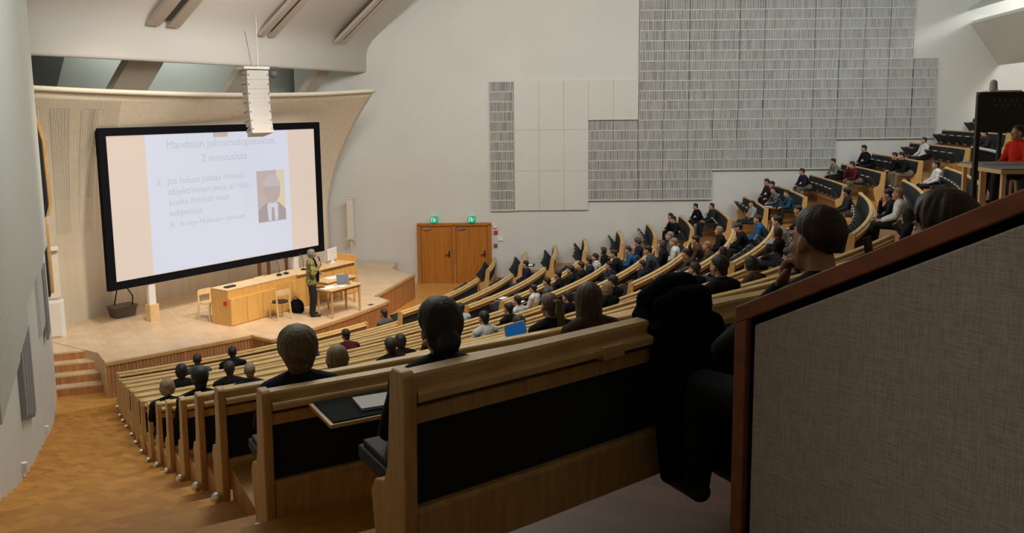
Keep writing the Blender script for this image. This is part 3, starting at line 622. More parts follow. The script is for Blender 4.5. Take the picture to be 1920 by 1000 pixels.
# things on the counter
zc = SZ+0.93
mon = thing('monitor', 'white computer monitor standing on the right end of the lecture counter', 'monitor', DA+dd*4.1+dn*0.45+Vector((0, 0, zc)))
p = DA+dd*4.1+dn*0.45; M = Matrix.Rotation(cang+0.25, 3, 'Z')
b = MB(); b.box((p.x, p.y, zc+0.27), (0.48, 0.05, 0.34), M); b.build('screen_housing', white_p, mon, bevel=0.012)
b = MB(); b.box((p.x, p.y, zc+0.06), (0.10, 0.05, 0.12), M); b.box((p.x, p.y, zc+0.012), (0.24, 0.18, 0.022), M); b.build('stand', white_p, mon)
for k, u in enumerate((2.0, 2.25, 2.9)):
    p = DA+dd*u+dn*0.4+Vector((0, 0, zc)); t = thing('gooseneck_microphone', f'black gooseneck microphone on the lecture counter, {("leftmost", "middle", "rightmost")[k]} of three', 'microphone', p)
    b = MB(); b.box(p+Vector((0, 0, 0.02)), (0.12, 0.12, 0.04)); b.build('foot', black, t)
    b = MB(); b.tube([p, p+Vector((0, 0, 0.25)), p+Vector((-0.04, 0.02, 0.36)), p+Vector((-0.09, 0.05, 0.42))], 0.008, 6); b.build('stem', black, t)
    b = MB(); b.tube([p+Vector((-0.085, 0.047, 0.415)), p+Vector((-0.12, 0.065, 0.45))], 0.018, 8); b.build('capsule', black, t)
p = DA+dd*0.3+dn*0.36; sheet('cable_bundle', (p.x, p.y), 0.3, 0.12, cang, zc, 'black cable bundle on the left end of the counter', 'cable', black, 0.03)
p = DA+dd*3.35+dn*0.4; b = MB(); b.box((p.x, p.y, zc+0.05), (0.1, 0.1, 0.1)); b.ball((p.x, p.y, zc+0.14), 0.06); tag(b.build('desk_camera', white_p, base=(p.x, p.y, zc)), 'small white camera on the counter left of the monitor', 'camera')
# crate at the back of the stage
p = on(-10.30, 22.0); cr_ = thing('plastic_crate', 'grey plastic crate with a loose cable at the left back of the stage', 'crate', p)
b = MB(); M = Matrix.Rotation(0.9, 3, 'Z'); b.slab([p+M @ Vector(v) for v in ((-.26, -.18, 0), (.26, -.18, 0), (.26, .18, 0), (-.26, .18, 0))], [p+M @ Vector(v) for v in ((-.31, -.22, .28), (.31, -.22, .28), (.31, .22, .28), (-.31, .22, .28))]); b.build('crate_body', mat('crate_grey', (0.11, 0.095, 0.08), 0.7), cr_, bevel=0.01)
b = MB(); b.box(p+Vector((0, 0, 0.29)), (0.66, 0.48, 0.03), M); b.build('rim', mat('crate_rim', (0.16, 0.14, 0.12), 0.7), cr_)
b = MB(); b.tube([p+Vector((-0.2, 0, 0.3)), p+Vector((-0.1, 0, 0.75)), p+Vector((0.15, 0, 0.8)), p+Vector((0.3, 0, 0.55)), p+Vector((0.28, 0, 0.3))], 0.018, 6); b.build('cable', black, cr_, smooth=True)
p = on(-4.35, 23.0)
b = MB(); b.box((-3.95, 23.2, SZ+0.004), (0.16, 0.10, 0.008), Matrix.Rotation(1.0, 3, 'Z')); tag(b.build('floor_socket', black, base=(-3.95, 23.2, SZ)), 'small black floor socket near the stage front edge', 'socket')

# ------------------------------------------------------------------ benches
seat_mb = MB()
seat_mb.box((0, 0.20, 0.0), (0.46, 0.40, 0.055)); seat_mb.box((0, 0.20, 0.036), (0.43, 0.37, 0.03)); seat_mb.box((0, 0.405, -0.005), (0.30, 0.012, 0.035), mi=1); seat_mb.box((0, 0.06, -0.03), (0.20, 0.05, 0.012), mi=1)
seat_proto = seat_mb.build('seat', [seat_m, mat('seat_edge', (0.42, 0.40, 0.36), 0.5)], bevel=0.012)
seat_used = [False]
def place_seat(parent, r, deg, fl, down):
    if seat_used[0]: o = seat_proto.copy(); COL.objects.link(o)
    else: o = seat_proto; seat_used[0] = True
    o.parent = parent; p = pol(r-0.13, deg, fl+0.42)-Vector(parent['_b']); o.location = p
    a = math.radians(deg)
    o.rotation_euler = (0.0 if down else math.radians(52), 0, a+PI/2)
RAIL = [(-.045, .845), (-.045, .87), (-.035, .88), (.03, .88), (.04, .87), (.04, .83), (-.01, .83), (-.01, .845)]
LEDGE = [(.041, .836), (.080, .832), (.088, .824), (.088, .800), (.08, .797), (.015, .797), (.015, .836)]
STRIP = [(.0, .772), (.05, .772), (.054, .768), (.05, .715), (.0, .715)]
BACK = [(-.055, .835), (-.012, .835), (.012, .80), (.018, .42), (-.10, .42), (-.10, .50)]
PLANK = [(-.02, .42), (.042, .42), (.055, .405), (.05, .22), (-.02, .22)]
POST = [(-.05, .86), (-.03, .895), (.045, .90), (.072, .885), (.078, .82), (.066, .6), (.055, .3), (.045, .0), (-.18, .0), (-.25, .28), (-.265, .38), (-.22, .44), (-.13, .47), (-.095, .54), (-.07, .70)]
def bench(sec, i, r, zt, t0, t1, seats, occupied, blk):
    fl = max(0.004*(i+1), zt-BH); dz = zt-BH-fl
    base = pol(r, (t0+t1)/2, fl)
    t = thing('bench_row', f'curved oak bench row with dark back, {ORD[i]} from the stage in the {blk} seat block', 'bench', base, f'bench rows of the {blk} block')
    g = math.degrees(0.05/r); z = fl
    for nm, pr, m in (('top_rail', RAIL, oak), ('folded_desk', LEDGE, oak), ('back_strip', STRIP, oak_side), ('backrest', BACK, uphol), ('lower_board', PLANK, oak_side)):
        b = MB(); sweep(b, pr, r, z, t0+g, t1-g); b.build(nm, m, t)
    for e, sgn in ((t0, 1), (t1, -1)):
        b = MB(); th = math.degrees(0.048/r)*sgn
        b.slab([pol(r+u, e, z+h) for u, h in POST], [pol(r+u, e+th, z+h) for u, h in POST]); po = b.build('end_panel', oak_side, t, bevel=0.008)
        if sec == 'L' and sgn == 1:
            b = MB(); b.ball(pol(r+0.02, e-math.degrees(.03/r), z+0.17), 0.042, 12); b.build('step_lamp', chrome, po, smooth=True)
    if sec == 'L' and i >= 12:
        k = 0
        while t0+math.degrees((0.85+1.25*k)/r) < t1 and k < 8:
            a = t0+math.degrees((0.85+1.25*k)/r); b = MB(); sweep(b, [(.04, .838), (.092, .834), (.094, .785), (.04, .775)], r, z, a, a+math.degrees(.11/r)); b.build('hinge_block', oak, t, bevel=0.003); k += 1
    n = int((t1-t0)*PI/180*r/0.56); w_ = (t1-t0)/n
    for k in range(n):
        a = t0+w_*(k+0.5); occ = any(abs(a-q)*PI/180*r < 0.30 for q in occupied)
        if seats == 'all' or (k < 3 and seats != 'none') or (seats == 'end' and k >= n-2) or occ: place_seat(t, r, a, fl, occ)
    return t

# ------------------------------------------------------------------ people
SKIN = mat('skin', (0.50, 0.27, 0.17), 0.55, var=0.06, scale=20)
EYE_W = mat('eye_white', (0.7, 0.7, 0.68), 0.3); EYE_D = mat('eye_dark', (0.02, 0.015, 0.01), 0.2); LIP = mat('lip', (0.40, 0.16, 0.12), 0.5)
HC = dict(black=(0.008, 0.007, 0.007), dbrown=(0.020, 0.012, 0.008), brown=(0.030, 0.016, 0.009), lbrown=(0.070, 0.043, 0.024), dblond=(0.125, 0.082, 0.040), blond=(0.24, 0.165, 0.085), grey=(0.20, 0.19, 0.175), dgrey=(0.03, 0.03, 0.032))
TC = dict(black=(0.008, 0.008, 0.010), navy=(0.012, 0.017, 0.035), grey=(0.09, 0.09, 0.09), white=(0.62, 0.62, 0.60), maroon=(0.10, 0.010, 0.014), brown=(0.06, 0.035, 0.02), blue=(0.02, 0.09, 0.22), greyblue=(0.04, 0.05, 0.075), dgrey=(0.025, 0.025, 0.027), lgrey=(0.30, 0.31, 0.30), teal=(0.018, 0.065, 0.10), hoodie=(0.17, 0.17, 0.16), red=(0.62, 0.03, 0.015), plaid=(0.03, 0.03, 0.035), striped=(0.10, 0.10, 0.11))
TN = dict(black='black top', navy='navy top', grey='grey top', white='white shirt', maroon='maroon jumper', brown='brown top', blue='blue jacket', greyblue='slate-blue jumper', dgrey='charcoal top', lgrey='light grey jumper', teal='teal jumper', hoodie='grey hoodie', red='red jumper', plaid='plaid shirt', striped='striped top')
HN = dict(black='black-haired', dbrown='dark-haired', brown='brown-haired', lbrown='light-haired', dblond='sandy-haired', blond='blond', grey='grey-haired', dgrey='capped')
def hairmat(k): return mat('hair_'+k, HC[k], 0.55, var=0.55, scale=30, stretch=(4, 4, 0.5), bump=0.35)
def clothmat(k):
    if k in ('plaid', 'striped'):
        if 'cloth_'+k in MATS: return MATS['cloth_'+k]
        m = D.materials.new('cloth_'+k); m.use_nodes = True; nt = m.node_tree; b = nt.nodes['Principled BSDF']; tc = nt.nodes.new('ShaderNodeTexCoord')
        if k == 'plaid':
            ck = nt.nodes.new('ShaderNodeTexChecker'); ck.inputs['Scale'].default_value = 14; ck.inputs['Color1'].default_value = (0.008, 0.01, 0.016, 1); ck.inputs['Color2'].default_value = (0.18, 0.19, 0.20, 1)
        else:
            ck = nt.nodes.new('ShaderNodeTexWave'); ck.bands_direction = 'Z'; ck.inputs['Scale'].default_value = 7
        nt.links.new(tc.outputs['Object'], ck.inputs['Vector']); nt.links.new(ck.outputs['Color'], b.inputs['Base Color']); b.inputs['Roughness'].default_value = 0.9
        MATS['cloth_'+k] = m; return m
    return mat('cloth_'+k, TC[k], 0.9, var=0.15, scale=25, bump=0.15, spec=0.2)
TRS = [mat('trouser_black', (0.008, 0.008, 0.010), 0.9), mat('trouser_denim', (0.02, 0.03, 0.055), 0.9, var=0.2, scale=40), mat('trouser_khaki', (0.16, 0.12, 0.075), 0.9)]
SHOE = mat('shoe_black', (0.012, 0.012, 0.012), 0.6)

_bm = bmesh.new(); bmesh.ops.create_icosphere(_bm, subdivisions=2, radius=1.0)
ICO_V = np.array([v.co[:] for v in _bm.verts]); ICO_F = np.array([[v.index for v in f.verts] for f in _bm.faces]); _bm.free()
def ell(c, r, R3=None): return (Vector(c), r if isinstance(r, (tuple, list)) else (r, r, r), R3)
def chain(pts, rs, flat=1.0):
    out = []
    for (a, b, ra, rb) in zip(pts, pts[1:], rs, rs[1:]):
        a, b = Vector(a), Vector(b); n = min(40, max(2, int((b-a).length/(min(ra, rb)*0.5))))
        for k in range(n+1): f = k/n; out.append(ell(a.lerp(b, f), ra+(rb-ra)*f))
    return out
def blob(els, voxel, smooth=4):
    nv = len(ICO_V); V = np.empty((nv*len(els), 3)); F = np.empty((len(ICO_F)*len(els), 3), int)
    for i, (c, r, R3) in enumerate(els):
        p = ICO_V*np.array(r)
        if R3 is not None: p = p @ np.array(R3).T
        V[i*nv:(i+1)*nv] = p+np.array(c); F[i*len(ICO_F):(i+1)*len(ICO_F)] = ICO_F+i*nv
    me = D.meshes.new('tmp'); me.from_pydata(V.tolist(), [], F.tolist()); o = D.objects.new('tmp', me); COL.objects.link(o)
    md = o.modifiers.new('r', 'REMESH'); md.mode = 'VOXEL'; md.voxel_size = voxel
    if smooth:
        ms = o.modifiers.new('s', 'SMOOTH'); ms.factor = 0.5; ms.iterations = smooth
    ev = o.evaluated_get(bpy.context.evaluated_depsgraph_get()); m2 = D.meshes.new_from_object(ev)
    vs = [v.co.copy() for v in m2.vertices]; fs = [tuple(p.vertices) for p in m2.polygons]
    D.objects.remove(o); D.meshes.remove(me); D.meshes.remove(m2)
    return vs, fs
def to_mesh(name, parts, mats):
    m = MB()
    for vs, fs, mi in parts: m.add(vs, fs, mi)
    me = D.meshes.new(name); me.from_pydata([tuple(v) for v in m.v], [], m.f)
    for x in mats: me.materials.append(x)
    me.polygons.foreach_set('material_index', m.m); me.polygons.foreach_set('use_smooth', [True]*len(m.f)); me.update(); return me
def head_els(HM):
    E = [((0, -.012, .025), (.074, .094, .082)), ((0, .03, -.035), (.060, .060, .082)), ((0, .042, -.09), (.044, .045, .03)), ((0, .076, -.104), (.02, .018, .017)),
         ((0, .095, -.012), (.011, .012, .02)), ((0, .106, -.034), (.012, .014, .013)), ((.012, .098, -.040), (.009, .009, .008)), ((-.012, .098, -.040), (.009, .009, .008)),
         ((.03, .076, .012), (.026, .012, .009)), ((-.03, .076, .012), (.026, .012, .009)), ((.038, .062, -.035), (.022, .020, .02)), ((-.038, .062, -.035), (.022, .020, .02)),
         ((.078, -.006, -.015), (.009, .02, .03)), ((-.078, -.006, -.015), (.009, .02, .03)), ((.075, .0, -.035), (.009, .013, .014)), ((-.075, .0, -.035), (.009, .013, .014)),
         ((0, .088, -.066), (.022, .010, .007)), ((0, .086, -.077), (.018, .010, .007))]
    R3 = HM.to_3x3()
    return [ell(HM @ Vector(c), r, R3) for c, r in E]
def hand_els(w, d, n, side, curl=0.5):
    w, d, n = Vector(w), Vector(d).normalized(), Vector(n); n = (n-d*n.dot(d)).normalized(); s = d.cross(n)*side
    E = []; R3 = Matrix((s, d, n)).transposed()
    E += [ell(w+d*0.045, (.038, .05, .016), R3), ell(w+d*0.075, (.040, .028, .015), R3), ell(w, (.026, .03, .02), R3)]
    for k, L in enumerate((.070, .080, .075, .058)):
        o = w+d*0.088+s*(0.031-0.0205*k); a = curl*(0.8+0.12*k); p = [o]; ang = a*0.4
        for f in (.45, .32, .23): 
            p.append(p[-1]+(d*math.cos(ang)+n*math.sin(ang))*L*f); ang += a
        E += chain(p, [.0095, .009, .0085, .0075])
    o = w+d*0.03+s*0.032; E += chain([o, o+(s*0.6+d*0.6+n*0.3)*0.035, o+(s*0.55+d*1.1+n*0.6)*0.055], [.013, .011, .009])
    return E
HAIRS = {}
def hair_mesh(style):
    if style in HAIRS: return HAIRS[style]
    E = []; rr = random.Random(len(style)*13+ord(style[0])); big = 1.16 if style == 'thick' else 1.04 if style == 'long' else 1.0
    big = .985 if style == 'buzz' else big; a, b, c = .0765*big, .0965*big, .0865*big; cen = Vector((0, -.012, .026)); rad = {'short': .0115, 'buzz': .006, 'thick': .016, 'bob': .013, 'long': .014}.get(style, .0105)
    KEY = {'short': [(0, .82), (.6, .98), (1.0, 1.32), (1.35, 1.62), (1.9, 1.72), (2.2, 2.25), (PI, 2.35)], 'buzz': [(0, .80), (.6, .95), (1.0, 1.3), (1.35, 1.6), (1.9, 1.7), (2.2, 2.2), (PI, 2.3)],
           'thick': [(0, 1.0), (.6, 1.12), (1.0, 1.45), (1.35, 1.8), (1.9, 2.0), (2.2, 2.35), (PI, 2.4)], 'bob': [(0, .85), (.6, 1.0), (.95, 1.5), (PI, 1.6)], 'long': [(0, .8), (.6, .95), (.95, 1.5), (PI, 1.6)],
           'cap': [(0, 1.2), (1.0, 1.3), (1.35, 1.6), (1.9, 1.75), (2.2, 2.25), (PI, 2.3)]}
    key = KEY.get(style, KEY['short']); nstr = 64; jit = {'thick': .045, 'short': .03, 'buzz': .008}.get(style, .02)
    for k in range(nstr):
        ph = 2*PI*k/nstr+rr.uniform(-.05, .05); aph = abs((ph+PI) % (2*PI)-PI)
        th = float(np.interp(aph, [q[0] for q in key], [q[1] for q in key]))+rr.uniform(-.07, .07)
        sw = rr.uniform(-.30, .30)+(.35 if style in ('short', 'thick') and aph < 1.2 else 0.0); p0 = rr.uniform(0, 6); pts = []; n = 10
        for q in range(n+1):
            t_ = 0.08+(th-0.08)*q/n; pq = ph+sw*(q/n-.6)
            j = 1+jit*(0.5+0.6*math.sin(p0+q*0.55))*(0.3+0.7*math.sin(PI*min(1, q/n*1.05)))-(0.0 if style in ('bob', 'long') and aph > 1.0 else .075*(q/n)**4)
            pts.append(cen+Vector((a*math.sin(t_)*math.sin(pq)*j, b*math.sin(t_)*math.cos(pq)*j, c*math.cos(t_)*j)))
        if style not in ('bob', 'long') and aph > 1.95:
            dp = (.03 if style == 'buzz' else .075)*min(1, (aph-1.9)/.5)*rr.uniform(.8, 1.15)
            for q in (1, 2): pts.append(cen+Vector((a*math.sin(ph)*(.97-.06*q), b*math.cos(ph)*(.97-.09*q), -.03-dp*q/2)))
        if aph > 1.0 and style in ('bob', 'long'):
            L = (0.10 if style == 'bob' else 0.30)*rr.uniform(.9, 1.08)
            for q in range(1, 7):
                w_ = 1+0.10*math.sin(q*.9) if style == 'bob' else 1.0+.03*math.sin(p0+q)
                pts.append(cen+Vector((a*math.sin(ph)*1.0*w_+rr.uniform(-.004, .004), b*math.cos(ph)*0.95, -L*q/6)))
        w0 = rad*rr.uniform(.8, 1.2); m_ = len(pts)-1; E += chain(pts, [w0*(1-.65*(q/m_)**3) for q in range(m_+1)])
    E.append(ell(cen+Vector((0, -.012, .012)), (a*.985, b*.94, c*.97)))
    if aph is not None and style in ('bob', 'long'): E.append(ell((0, -.07, -.03), (.06, .035, .07)))
    if style == 'pony':
        for k in range(9):
            o = Vector((rr.uniform(-.018, .018), -.105, .06)); E += chain([o, o+Vector((rr.uniform(-.02, .02), -.05, .01)), o+Vector((rr.uniform(-.035, .035), -.075, -.09)), o+Vector((rr.uniform(-.045, .045), -.055, -.20)), o+Vector((rr.uniform(-.03, .03), -.03, -.28))], [.014, .016, .017, .014, .006])
    if style == 'bun':
        E.append(ell((0, -.112, -.02), (.042, .036, .042)))
        for k in range(6): E += chain([(0.02*rr.uniform(-1, 1), -.09, -.05), (0.05*rr.uniform(-1, 1)+.02, -.11, -.11)], [.012, .006])
    vs, fs = blob(E, .0065, 2)
    HAIRS[style] = to_mesh('hair', [(vs, fs, 0)], [hairmat('black')]); return HAIRS[style]
def cap_mesh():
    if 'capm' in HAIRS: return HAIRS['capm']
    E = [ell((0, -.012, .05), (.088, .108, .075))]+[ell((0.02*k, .11, .045), (.03, .055, .009)) for k in (-2, -1, 0, 1, 2)]
    vs, fs = blob(E, .008, 3); HAIRS['capm'] = to_mesh('cap', [(vs, fs, 0)], [hairmat('dgrey')]); return HAIRS['capm']
POSES = {}
def make_pose(pose):
    if pose in POSES: return POSES[pose]
    hip = [Vector((s*.09, 0, .50)) for s in (-1, 1)]
    knee = [Vector((s*.12, .42, .49)) for s in (-1, 1)]; ank = [Vector((s*.12, .46, .08)) for s in (-1, 1)]
    if pose in ('up', 'crossed', 'rest'):
        sp = [(0, -.01, .52), (0, -.03, .66), (0, -.055, .80), (0, -.06, .90)]; sho = [Vector((s*.185, -.05, .905)) for s in (-1, 1)]; nk = Vector((0, -.045, .955)); hc = Vector((0, 0.0, 1.125)); ht = 0.0
    else:
        sp = [(0, -.01, .52), (0, .06, .65), (0, .13, .78), (0, .17, .86)]; sho = [Vector((s*.185, .18, .86)) for s in (-1, 1)]; nk = Vector((0, .19, .905)); hc = Vector((0, .255, 1.08)); ht = -0.22
    if pose == 'up':
        elb = [Vector((s*.24, .02, .68)) for s in (-1, 1)]; wr = [Vector((s*.13, .25, .585)) for s in (-1, 1)]; hd = [Vector((-s*.3, 1, -.15)) for s in (-1, 1)]; hn = [Vector((0, 0, -1))]*2
    elif pose == 'rest':
        elb = [Vector((-.20, .22, .70)), Vector((.24, .02, .68))]; wr = [Vector((-.03, .125, .925)), Vector((.13, .25, .585))]; hd = [Vector((.1, -.15, 1)), Vector((-.3, 1, -.15))]; hn = [Vector((.3, -1, -.2)), Vector((0, 0, -1))]
    elif pose == 'crossed':
        elb = [Vector((s*.24, .06, .69)) for s in (-1, 1)]; wr = [Vector((-s*.02, .17, .73+.03*s)) for s in (-1, 1)]; hd = [Vector((-s, .1, .1)) for s in (-1, 1)]; hn = [Vector((0, -1, 0))]*2
    elif pose == 'lean':
        elb = [Vector((s*.235, .27, .645)) for s in (-1, 1)]; wr = [Vector((s*.085, .42, .60)) for s in (-1, 1)]; hd = [Vector((-s*.6, .8, -.25)) for s in (-1, 1)]; hn = [Vector((0, 0, -1))]*2
    else:
        elb = [Vector((-.235, .27, .645)), Vector((.20, .40, .66))]; wr = [Vector((-.085, .42, .60)), Vector((.075, .385, .925))]; hd = [Vector((.6, .8, -.25)), Vector((-.25, -.1, 1))]; hn = [Vector((0, 0, -1)), Vector((-.3, -1, 0))]
    HM = Matrix.Translation(hc) @ Matrix.Rotation(ht, 4, 'X')
    torso = chain(sp, [.125, .115, .125, .115])+[ell((Vector(sp[2])+Vector((s*.065, 0, 0))), (.10, .10, .13)) for s in (-1, 1)]+[ell(hip[k]+Vector((0, 0, .02)), .115) for k in (0, 1)]
    torso += chain([sho[0], nk-Vector((.03, 0, .005)), nk+Vector((.03, 0, -.005)), sho[1]], [.062, .07, .07, .062])
    arms = []; legs = []
    for k in (0, 1):
        arms += chain([sho[k], elb[k], wr[k]], [.056, .043, .030]); legs += chain([hip[k], knee[k], ank[k]], [.085, .062, .042])
    neck = chain([nk, HM @ Vector((0, -.02, -.07))], [.056, .053])
    bv = blob(torso+arms+legs+neck+head_els(HM), .0085, 3)
    parts = [(bv[0], bv[1], 0)]
    for k in (0, 1):
        hv = blob(hand_els(wr[k], hd[k], hn[k], 1 if k else -1, 1.1 if pose == 'rest' and k == 0 else 0.45 if pose != 'chin' or k == 0 else 0.9), .0045, 2); parts.append((hv[0], hv[1], 0))
    for s in (-1, 1):
        e = MB(); e.ball((0, 0, 0), .0125, 10); parts.append(([HM @ (Vector(v)+Vector((s*.031, .072, -.008))) for v in e.v], e.f, 1))
        e = MB(); e.ball((0, 0, 0), .0065, 8); parts.append(([HM @ (Vector(v)+Vector((s*.031, .081, -.008))) for v in e.v], e.f, 2))
    body = to_mesh('body', parts, [SKIN, EYE_W, EYE_D])
    g = lambda L, d: [(c, tuple(x+d for x in r), R3) for c, r, R3 in L]
    coll = chain([nk-Vector((0, .0, .0)), nk+Vector((0, .006, .022))], [.068, .064])
    tv = blob(g(torso, .014)+g(arms, .012)+coll, .011, 4); top = to_mesh('top', [(tv[0], tv[1], 0)], [clothmat('black')])
    lv = blob(g(legs, .014)+[ell(h+Vector((0, 0, .02)), .134) for h in hip]+[ell((0, -.01, .55), (.15, .13, .08))], .012, 4); tr = to_mesh('trousers', [(lv[0], lv[1], 0)], [TRS[0]])
    sv = []
    for k in (0, 1): sv += chain([ank[k]+Vector((0, -.02, -.03)), ank[k]+Vector((0, .08, -.035)), ank[k]+Vector((0, .17, -.045))], [.046, .042, .033])
    sv = blob(sv, .01, 3); shm = to_mesh('shoes', [(sv[0], sv[1], 0)], [SHOE])
    POSES[pose] = (body, top, tr, shm, HM); return POSES[pose]
def inst(name, me, parent, m=None):
    o = D.objects.new(name, me); COL.objects.link(o); o.parent = parent
    if m is not None: o.material_slots[0].link = 'OBJECT'; o.material_slots[0].material = m
    return o
def seated(loc, rot, scale, pose, hair, hc, tc, label, trs=0, group='seated audience', hscale=1.0, hood=False):
    body, top, tr, shm, HM = make_pose(pose)
    t = thing('person', label, 'person', loc, group); t.rotation_euler = (0, 0, rot); t.scale = (scale,)*3
    inst('body', body, t); inst('jacket' if tc in ('black', 'blue') else 'shirt', top, t, clothmat(tc)); inst('trousers', tr, t, TRS[trs]); inst('shoes', shm, t)
    h = inst('hair', hair_mesh('short' if hair == 'cap' else hair), t, hairmat('dbrown' if hc == 'dgrey' else hc)); h.matrix_local = HM @ Matrix.Scale(hscale, 4)
    if hair == 'cap': c = inst('cap', cap_mesh(), t, hairmat(hc if hc == 'dgrey' else 'black')); c.matrix_local = HM
    return t

PEOPLE = '''L 15 -59.95 0.0 0.82 up bun black black 0
L 14 -60.1 0.0 0.86 up thick dblond navy 0
L 13 -58.8 0.0 0.76 up bob blond black 0
L 14 -56.3 0.0 0.89 up long lbrown brown 0
L 13 -55.0 0.0 0.88 up pony dblond black 1
L 11 -60.0 0.0 0.84 up short black black 0
L 9 -60.0 0.0 0.81 lean bob blond black 0
L 6 -58.2 0.1 0.96 up bob black black 1
L 4 -56.0 0.0 0.94 up short brown grey 0
L 4 -54.0 0.0 0.96 up short black black 1
L 7 -57.0 0.1 0.94 up short brown black 0
L 8 -57.0 0.0 0.88 up short blond black 1
L 5 -48.6 0.1 0.96 lean short black maroon 0
L 2 -37.8 0.1 0.98 up short brown grey 1
L 9 -53.2 0.0 0.86 up short brown black 0
L 8 -51.4 0.1 0.92 up bob dbrown black 0
L 5 -40.2 0.0 0.96 up short black white 1
L 8 -47.2 0.0 0.96 up short black white 0
L 7 -42.8 0.0 0.94 up short dbrown black 1
L 6 -38.4 0.0 0.92 up short black white 1
L 10 -50.4 0.1 0.84 up short dbrown black 0
L 8 -49.4 0.0 0.92 lean short dbrown brown 1
L 8 -42.0 0.0 0.96 up short brown black 0
L 9 -42.8 0.0 0.96 up bob blond black 1
L 8 -38.3 0.0 1.00 up cap black black 1
L 10 -40.8 0.0 0.94 up short brown black 0
L 13 -50.6 0.0 0.94 up short dbrown black 0
L 12 -45.6 0.1 0.88 lean bob brown brown 1
L 12 -43.4 0.1 0.86 chin short dbrown black 0
L 13 -48.2 0.1 0.84 up short dbrown navy 0
L 11 -38.0 0.1 0.88 up short dbrown black 0
L 13 -39.4 0.0 0.92 lean long dbrown black 0
M 3 -16.8 -0.1 0.98 up short black navy 1
M 5 -32.2 0.0 0.90 up short black white 0
M 5 -30.2 0.0 0.94 up short black grey 0
M 5 -27.8 -0.1 0.96 up short black black 1
M 5 -26.0 0.0 0.98 up short black black 0
M 5 -23.8 0.0 0.96 up short dbrown black 0
M 5 -21.8 0.0 0.96 up short dbrown navy 1
M 5 -19.8 0.0 0.96 up short black striped 1
M 5 -16.6 0.0 0.96 up bob dbrown black 0
M 6 -21.6 -0.1 1.00 chin short dbrown black 1
M 6 -26.0 0.0 0.94 up short black navy 0
M 6 -18.0 0.0 0.92 lean short brown blue 0
M 6 -15.6 -0.1 0.96 up thick lbrown navy 1
M 7 -24.0 -0.1 1.02 lean short black greyblue 0
M 7 -28.4 0.0 0.92 up short brown navy 0
M 7 -21.8 -0.2 1.00 up bob lbrown black 0
M 7 -18.4 -0.2 1.04 up short grey grey 0
M 7 -20.1 0.0 0.98 up short blond white 1
M 8 -19.2 0.0 0.98 up bob blond black 0
M 8 -23.4 -0.1 1.00 chin short dbrown brown 1
M 8 -25.4 0.1 0.96 up bun blond brown 2
M 8 -27.2 0.0 0.92 lean short brown brown 2
M 9 -19.4 -0.1 0.98 up short brown blue 0
M 9 -22.6 -0.2 0.98 lean cap dgrey black 0
M 10 -20.2 0.0 0.98 lean short brown black 2
M 10 -26.6 -0.2 1.02 lean short black lgrey 0
M 10 -30.8 -0.1 0.98 up bob dbrown black 1
M 9 -31.4 0.0 0.92 up bob dbrown black 1
M 11 -17.0 -0.2 0.90 up thick black dgrey 2
M 12 -26.6 -0.2 0.96 chin short dbrown navy 2
M 12 -28.4 -0.2 1.02 up short blond white 0
M 13 -15.6 -0.1 0.88 up short black white 0
R 7 -3.5 0.0 0.94 lean short dbrown black 0
R 7 -6.1 0.0 0.96 chin short black black 0
R 8 -1.6 -0.2 0.88 lean short black black 0
R 8 -3.5 0.0 0.92 up short dbrown dgrey 0
R 9 -8.3 -0.1 0.88 crossed short dbrown lgrey 0
R 10 -1.6 0.0 0.98 lean short dbrown dgrey 0
R 10 -3.2 0.0 0.96 lean short black black 0
R 10 -5.7 -0.2 0.90 lean short brown plaid 1
R 10 -8.5 0.0 0.90 lean short dbrown teal 0
R 11 -1.9 0.0 0.96 lean short dbrown navy 2
R 12 -1.5 0.0 0.92 lean short black hoodie 0
R 12 -5.7 0.0 0.94 chin short brown maroon 2
R 13 -1.5 0.0 1.00 lean short black black 0
R 13 -7.3 0.0 0.92 lean short dbrown black 2
R 13 -8.8 0.0 0.96 chin short black black 2
R 14 -3.7 0.0 0.90 up short dbrown white 0
R 15 -8.6 -0.1 0.84 lean short black dgrey 0'''
PL = []
for ln in PEOPLE.split('\n'):
    a = ln.split(); PL.append((a[0], int(a[1]), float(a[2]), float(a[3]), float(a[4]), a[5], a[6], a[7], a[8], int(a[9])))
BLK = {'L': 'left', 'M': 'middle', 'R': 'right'}
occ = {}
for p in PL: occ.setdefault((p[0], p[1]), []).append(p[2])
for i in range(15):
    DRIFT[0] = (lambda t: -0.065*min(3.0, t-TL[14])) if i == 14 else None
    bench('L', i, R[i], ZT[i], TL[i], -36.9, 'some', occ.get(('L', i+1), []), 'left')
DRIFT[0] = None
for i in range(13): bench('M', i, R[i], ZT[i], -32.2, -14.2, 'all' if i >= 8 else 'end', occ.get(('M', i+1), []), 'middle')
for i in range(16): bench('R', i, RR[i], ZR[i], -9.0, -0.45, 'all', occ.get(('R', i+1), []), 'right')

